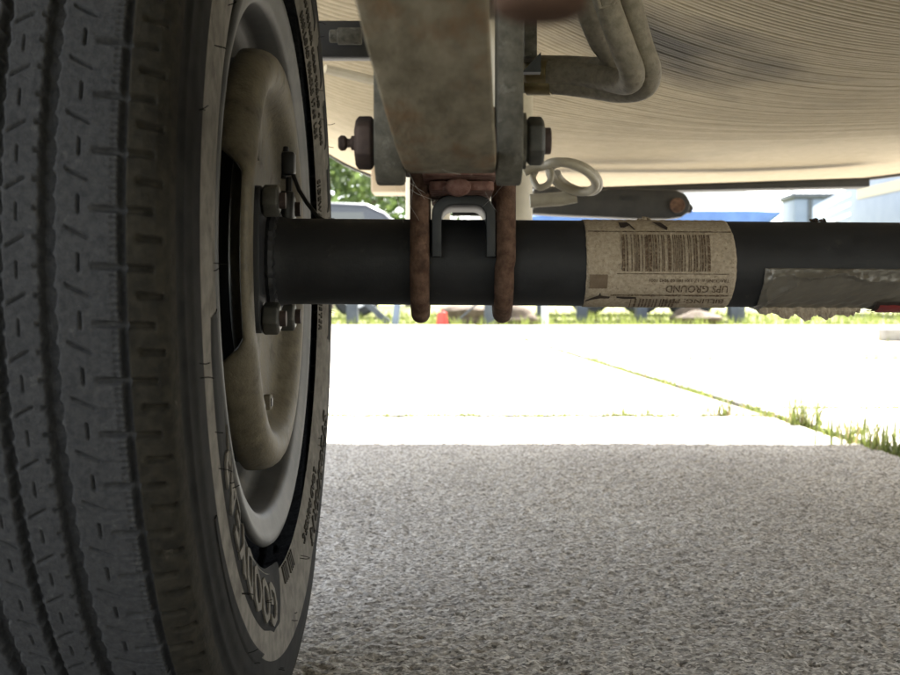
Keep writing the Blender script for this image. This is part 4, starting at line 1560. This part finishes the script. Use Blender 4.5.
# parked white coach on jacks, left part of the view
cw = empty('parked_coach', (-0.2, 14.2, 0), 'white parked coach on dark jack stands beyond the grass', 'trailer')
Yc = 17.6
MB().box(0.35, 4.6, Yc + 2.2, Yc + 4.6, 0.55, 2.35).build('body', M_WHITE, cw, bevel=0.12, seg=3)
MB().box(0.8, 1.6, Yc + 2.18, Yc + 2.3, 1.3, 1.9).build('window', M_GLASS, cw, bevel=0.02)
MB().box(2.6, 3.6, Yc + 2.18, Yc + 2.3, 1.3, 1.9).build('window', M_GLASS, cw, bevel=0.02)
for px_ in (500, 540):
    xx = (px_ - 450) / 1280 * (Yc + 2.4)
    MB().box(xx - 0.05, xx + 0.05, Yc + 2.4, Yc + 2.5, -0.03, 0.56).build('jack', M_POST, cw)
far_wheel(cw, 2.2, Yc + 2.6, 0.34)
far_wheel(cw, 3.0, Yc + 2.6, 0.34)

# grey utility vehicle at the left, tail towards the yard
car = empty('parked_car', (-1.6, 16.5, 0), 'dark grey parked car behind the trailer wheel, under the trees', 'car')
cy0 = 17.2
side_p = [(-4.4, 0.35), (-4.45, 0.75), (-4.0, 0.92), (-3.3, 0.98), (-2.5, 1.46), (-1.8, 1.56), (-0.7, 1.52), (-0.45, 1.40), (0.0, 0.96), (0.05, 0.55), (-0.1, 0.35)]
ox = -0.42
MB().prism_y([(ox + a, z) for a, z in side_p], cy0, cy0 + 1.75).build('body', M_CARG, car, bevel=0.07, seg=3)
for (a, c_) in ((-3.05, -1.75), (-1.65, -0.62)):
    poly = [(ox + a + 0.1, 1.0), (ox + c_ - 0.05, 1.0), (ox + c_ - 0.12, 1.40), (ox + a + (0.65 if a < -3 else 0.12), 1.40)]
    MB().prism_y(poly, cy0 - 0.01, cy0 + 0.03).build('window', M_GLASS, car)
for a in (-3.6, -0.85):
    far_wheel(car, ox + a, cy0 + 0.12, 0.33, 0.2, 'y')
for zz in (0.7,):
    MB().box(ox - 0.02, ox + 0.065, cy0 + 0.12, cy0 + 0.4, zz, zz + 0.16).build('tail_lamp', M_RED, car, bevel=0.01)

# enclosed cargo trailer and box at the right
cg = empty('cargo_trailer', P(857, 300, 20), 'pale enclosed cargo trailer with shaded ribbed end, far beyond the axle', 'trailer')
c0 = P(857, 250, 20)
cL = P(812, 250, 25.5)
cR = P(985, 250, 15.5)
zt = P(857, 181.5, 20).z
dL = (cL - c0)
dR = (cR - c0)
dL.z = dR.z = 0
base = [c0, c0 + dR, c0 + dR + dL, c0 + dL]
v = [(p.x, p.y, 0.5) for p in base] + [(p.x, p.y, zt) for p in base]
MB().add(v, [(0, 3, 2, 1), (4, 5, 6, 7), (0, 1, 5, 4), (1, 2, 6, 5), (2, 3, 7, 6), (3, 0, 4, 7)]).build('body', M_PALE, cg, bevel=0.04)
nL = Vector((-dL.y, dL.x, 0)).normalized()
if nL.x > 0:
    nL = -nL
for k in range(5):
    z_ = 1.25 + k * 0.16
    p, q_ = c0 + dL * 0.12 + nL * 0.012, c0 + dL * 0.75 + nL * 0.012
    vv = [(p.x, p.y, z_), (q_.x, q_.y, z_), (q_.x, q_.y, z_ + 0.05), (p.x, p.y, z_ + 0.05)]
    vv += [(a - nL.x * 0.03, b_ - nL.y * 0.03, c_) for a, b_, c_ in vv]
    MB().add(vv, [(0, 1, 2, 3), (7, 6, 5, 4), (0, 4, 5, 1), (1, 5, 6, 2), (2, 6, 7, 3), (3, 7, 4, 0)]).build('rib', M_WHITE, cg, smooth=False)
p, q_ = c0 + dL * 0.38 + nL * 0.02, c0 + dL * 0.55 + nL * 0.02
vv = [(p.x, p.y, 1.30), (q_.x, q_.y, 1.30), (q_.x, q_.y, 1.56), (p.x, p.y, 1.56)]
vv += [(a - nL.x * 0.04, b_ - nL.y * 0.04, c_) for a, b_, c_ in vv]
MB().add(vv, [(0, 1, 2, 3), (7, 6, 5, 4), (0, 4, 5, 1), (1, 5, 6, 2), (2, 6, 7, 3), (3, 7, 4, 0)]).build('window', M_POST, cg, smooth=False)
nR = Vector((dR.y, -dR.x, 0)).normalized()
if nR.y > 0:
    nR = -nR
p, q_ = c0 + nR * 0.01, c0 + dR + nR * 0.01
vv = [(p.x, p.y, zt - 0.28), (q_.x, q_.y, zt - 0.28), (q_.x, q_.y, zt - 0.12), (p.x, p.y, zt - 0.12)]
vv += [(a - nR.x * 0.03, b_ - nR.y * 0.03, c_) for a, b_, c_ in vv]
MB().add(vv, [(0, 1, 2, 3), (7, 6, 5, 4), (0, 4, 5, 1), (1, 5, 6, 2), (2, 6, 7, 3), (3, 7, 4, 0)]).build('stripe', M_STRIPE, cg, smooth=False)
mid = c0 + dR * 0.55 + nR * -0.15
far_wheel(cg, mid.x, mid.y, 0.34, 0.2, 'x')
pj = c0 + dL * 0.3 + dR * 0.1
MB().box(pj.x - 0.05, pj.x + 0.05, pj.y - .05, pj.y + .05, -0.03, 0.51).build('jack', M_POST, cg)

tl = empty('portable_toilet', P(805, 300, 27), 'pale blue portable toilet cabin beside the cargo trailer', 'cabin')
t0, t1 = P(795, 193, 27), P(818, 193, 27)
MB().box(t0.x, t0.x + 1.1, 27, 28.1, -0.03, t0.z - 0.12).build('cabin', M_PALE, tl, bevel=0.03)
MB().box(t0.x - 0.04, t0.x + 1.14, 26.96, 28.14, t0.z - 0.12, t0.z).build('roof', M_POST, tl, bevel=0.03)
MB().box(t0.x + 0.27, t0.x + 0.36, 26.97, 27.0, 0.1, t0.z - 0.13).build('door_post', M_POST, tl)
MB().tube([(t0.x + 0.08, 27.5, t0.z - 0.02), (t0.x + 0.08, 27.5, t0.z + 0.2)], 0.05, 12).build('vent_pipe', M_WHITE, tl)

# unseen camper added out of view; its awning is placed to shade the concrete
cp = empty('added_shade_camper', (5.4, 7.0, 0), 'unseen white camper added out of view, its beige awning placed to shade the concrete', 'trailer')
MB().box(4.2, 6.6, 4.2, 11.0, 0.5, 2.9).build('body', M_WHITE, cp, bevel=0.1, seg=3)
MB().box(4.17, 4.22, 5.2, 6.2, 1.4, 2.0).build('window', M_GLASS, cp, bevel=0.02)
MB().box(4.17, 4.22, 8.6, 9.3, 0.6, 2.4).build('door', M_PALE, cp, bevel=0.02)
v = [(2.28, 7.62, 2.0), (4.2, 6.95, 2.45), (4.2, 8.3, 2.45)]
v += [(a, b_, c_ + 0.02) for a, b_, c_ in v]
MB().add(v, [(0, 2, 1), (3, 4, 5), (0, 1, 4, 3), (1, 2, 5, 4), (2, 0, 3, 5)]).build('awning', M_STRIPE, cp, smooth=False)
MB().tube([(2.30, 7.62, 1.99), (4.2, 7.62, 1.2)], 0.02, 8).build('awning_arm', M_POST, cp)
for yy in (7.0, 7.9):
    far_wheel(cp, 4.4, yy, 0.34, 0.2, 'x')
MB().box(4.4, 4.5, 4.5, 4.6, 0.0, 0.51).build('jack', M_POST, cp)
MB().box(4.4, 4.5, 10.5, 10.6, 0.0, 0.51).build('jack', M_POST, cp)

# small things on the grass edge
g0 = gpt(442, 325.5)
bk_ = MB().lathe_x([(0.0, 0.0), (0.0, 0.062), (0.13, 0.048), (0.15, 0.050), (0.155, 0.02), (0.17, 0.015), (0.17, 0.0)], 0, 0, 24).build('red_can', M_BUCKET)
bk_.rotation_euler = (0, -PI / 2, 0)
bk_.location = (g0.x, g0.y + 0.3, -0.028)
tag(bk_, 'small red can standing in the grass past the yard', 'can')
g0 = gpt(548, 325)
tag(MB().tube([(g0.x, 12.8, -0.03), (g0.x, 12.8, 1.0)], 0.035, 12).build('marker_post', M_WHITE), 'slim white marker post in the grass', 'post')
pl = MB()
g0 = (397 - 450) / 1280 * 12.7
pl.tube([(g0 - 0.02, 12.7, -0.03), (g0 + 0.03, 12.75, 0.5), (g0 + 0.05, 12.8, 0.9)], 0.035, 12)
tag(pl.build('leaning_pole', M_PALE), 'pale blue pole leaning slightly in the grass', 'post')
for px_, w_ in ((352, 0.10), (490, 0.10)):
    xx = (px_ - 450) / 1280 * 13.2
    o = MB()
    o.prism_y([(xx - w_ * 0.6, -0.03), (xx + w_ * 0.6, -0.03), (xx + w_ * 0.5, 0.75), (xx - w_ * 0.5, 0.75)], 13.2, 13.32)
    o.prism_y([(xx + 0.0, 0.30), (xx + 0.03, 0.36), (xx - 0.35 if px_ > 400 else xx + 0.4, 0.02), (xx - 0.39 if px_ > 400 else xx + 0.36, -0.03)][::1], 13.21, 13.27)
    o = o.build('braced_post', M_POST)
    tag(o, ('dark braced post by the parked car', 'dark braced post near the red can')[px_ > 400], 'post', 'braced posts in the grass')
for i, (px_, yy, sx_, sz_) in enumerate(((515, 13.6, 0.26, 0.13), (470, 14.0, 0.3, 0.15), (700, 13.8, 0.25, 0.10), (690, 14.6, 0.2, 0.12))):
    bm_ = bmesh.new()
    bmesh.ops.create_icosphere(bm_, subdivisions=3, radius=1)
    rg = random.Random(i)
    ph = [rg.uniform(0, 6) for _ in range(6)]
    for vv in bm_.verts:
        k_ = 1 + 0.16 * math.sin(vv.co.x * 3 + ph[0]) * math.sin(vv.co.y * 4 + ph[1]) + 0.1 * math.sin(vv.co.z * 6 + ph[2])
        vv.co = Vector((vv.co.x * sx_ * k_, vv.co.y * sx_ * 0.8 * k_, vv.co.z * sz_ * k_))
    bm_.verts.index_update()
    mb = MB().add([w.co for w in bm_.verts], [tuple(w.index for w in fc.verts) for fc in bm_.faces])
    bm_.free()
    o = mb.build('rock', M_ROCK)
    o.location = ((px_ - 450) / 1280 * yy, yy, sz_ * 0.5 - 0.03)
    tag(o, ('brown rock in the grass beside the braced post', 'broad brown rock in the grass near the red can', 'flat brown rock between two boat stands', 'small brown rock behind the flat rock by the boat stands')[i], 'rock', 'rocks in the grass')
# wooden block on the concrete at the right
g0 = gpt(893, 341)
o = MB().box(g0.x - 0.05, g0.x + 0.28, g0.y, g0.y + 0.14, 0.0, 0.075).build('wooden_block', M_WOOD, bevel=0.006)
tag(o, 'weathered wooden block lying on the sunlit concrete', 'block')

# ------------------------------------------------------------------ trees far behind


def tree(x, y, h, cr_, seed, mtl, label):
    rt = random.Random(seed)
    e = empty('tree', (x, y, -0.03), label, 'tree', 'trees at the back of the yard')
    tb_ = MB()
    th_ = h * 0.32
    tb_.tube([(x, y, -0.05), (x + 0.1, y, th_ * 0.5), (x, y + 0.1, th_), (x, y, h * 0.75)], [0.28, 0.22, 0.18, 0.05], 12)
    tips = []
    for k in range(9):
        a = rt.uniform(0, 2 * PI)
        z0 = h * rt.uniform(0.22, 0.6)
        L = cr_ * rt.uniform(0.6, 0.95)
        p1 = Vector((x + math.cos(a) * L * 0.5, y + math.sin(a) * L * 0.5, z0 + L * 0.3))
        p2 = Vector((x + math.cos(a) * L, y + math.sin(a) * L, z0 + L * 0.45))
        tb_.tube([(x, y, z0), p1, p2], [0.10, 0.06, 0.02], 7)
        tips += [p1, p2]
    tb_.build('trunk', M_BARK, e)
    n_c = 46
    V_ = []
    rgn = np.random.default_rng(seed)
    for k in range(n_c):
        if k < len(tips):
            c = np.array(tips[k])
        else:
            u_ = rgn.normal(size=3)
            u_ /= np.linalg.norm(u_)
            rr0 = cr_ * rgn.uniform(0.35, 1.0)
            c = np.array([x, y, h * 0.56]) + u_ * np.array([rr0, rr0, h * 0.36 * rgn.uniform(0.4, 1)])
        m_ = 120
        pts_ = c + rgn.normal(size=(m_, 3)) * cr_ * 0.15
        d1 = rgn.normal(size=(m_, 3))
        d1 /= np.linalg.norm(d1, axis=1)[:, None]
        d2 = np.cross(d1, rgn.normal(size=(m_, 3)))
        d2 /= np.linalg.norm(d2, axis=1)[:, None]
        s_ = rgn.uniform(0.07, 0.14, m_)[:, None]
        V_.append(np.stack([pts_ - d1 * s_, pts_ - d2 * s_ * 0.55, pts_ + d1 * s_, pts_ + d2 * s_ * 0.55], 1).reshape(-1, 3))
    V_ = np.concatenate(V_)
    fast_mesh('crown', V_, np.arange(len(V_)).reshape(-1, 4), mtl, e, smooth=False)
    return e


tree(-3.0, 30, 7.0, 3.2, 1, M_FOL2, 'pale leafy tree behind the parked grey car')
tree(-1.0, 36, 8.0, 3.0, 2, M_FOL, 'darker tree behind the pale leafy tree, next to the grey car')
tree(-7.5, 33, 8.0, 3.6, 3, M_FOL, 'large dark tree hidden behind the trailer wheel')
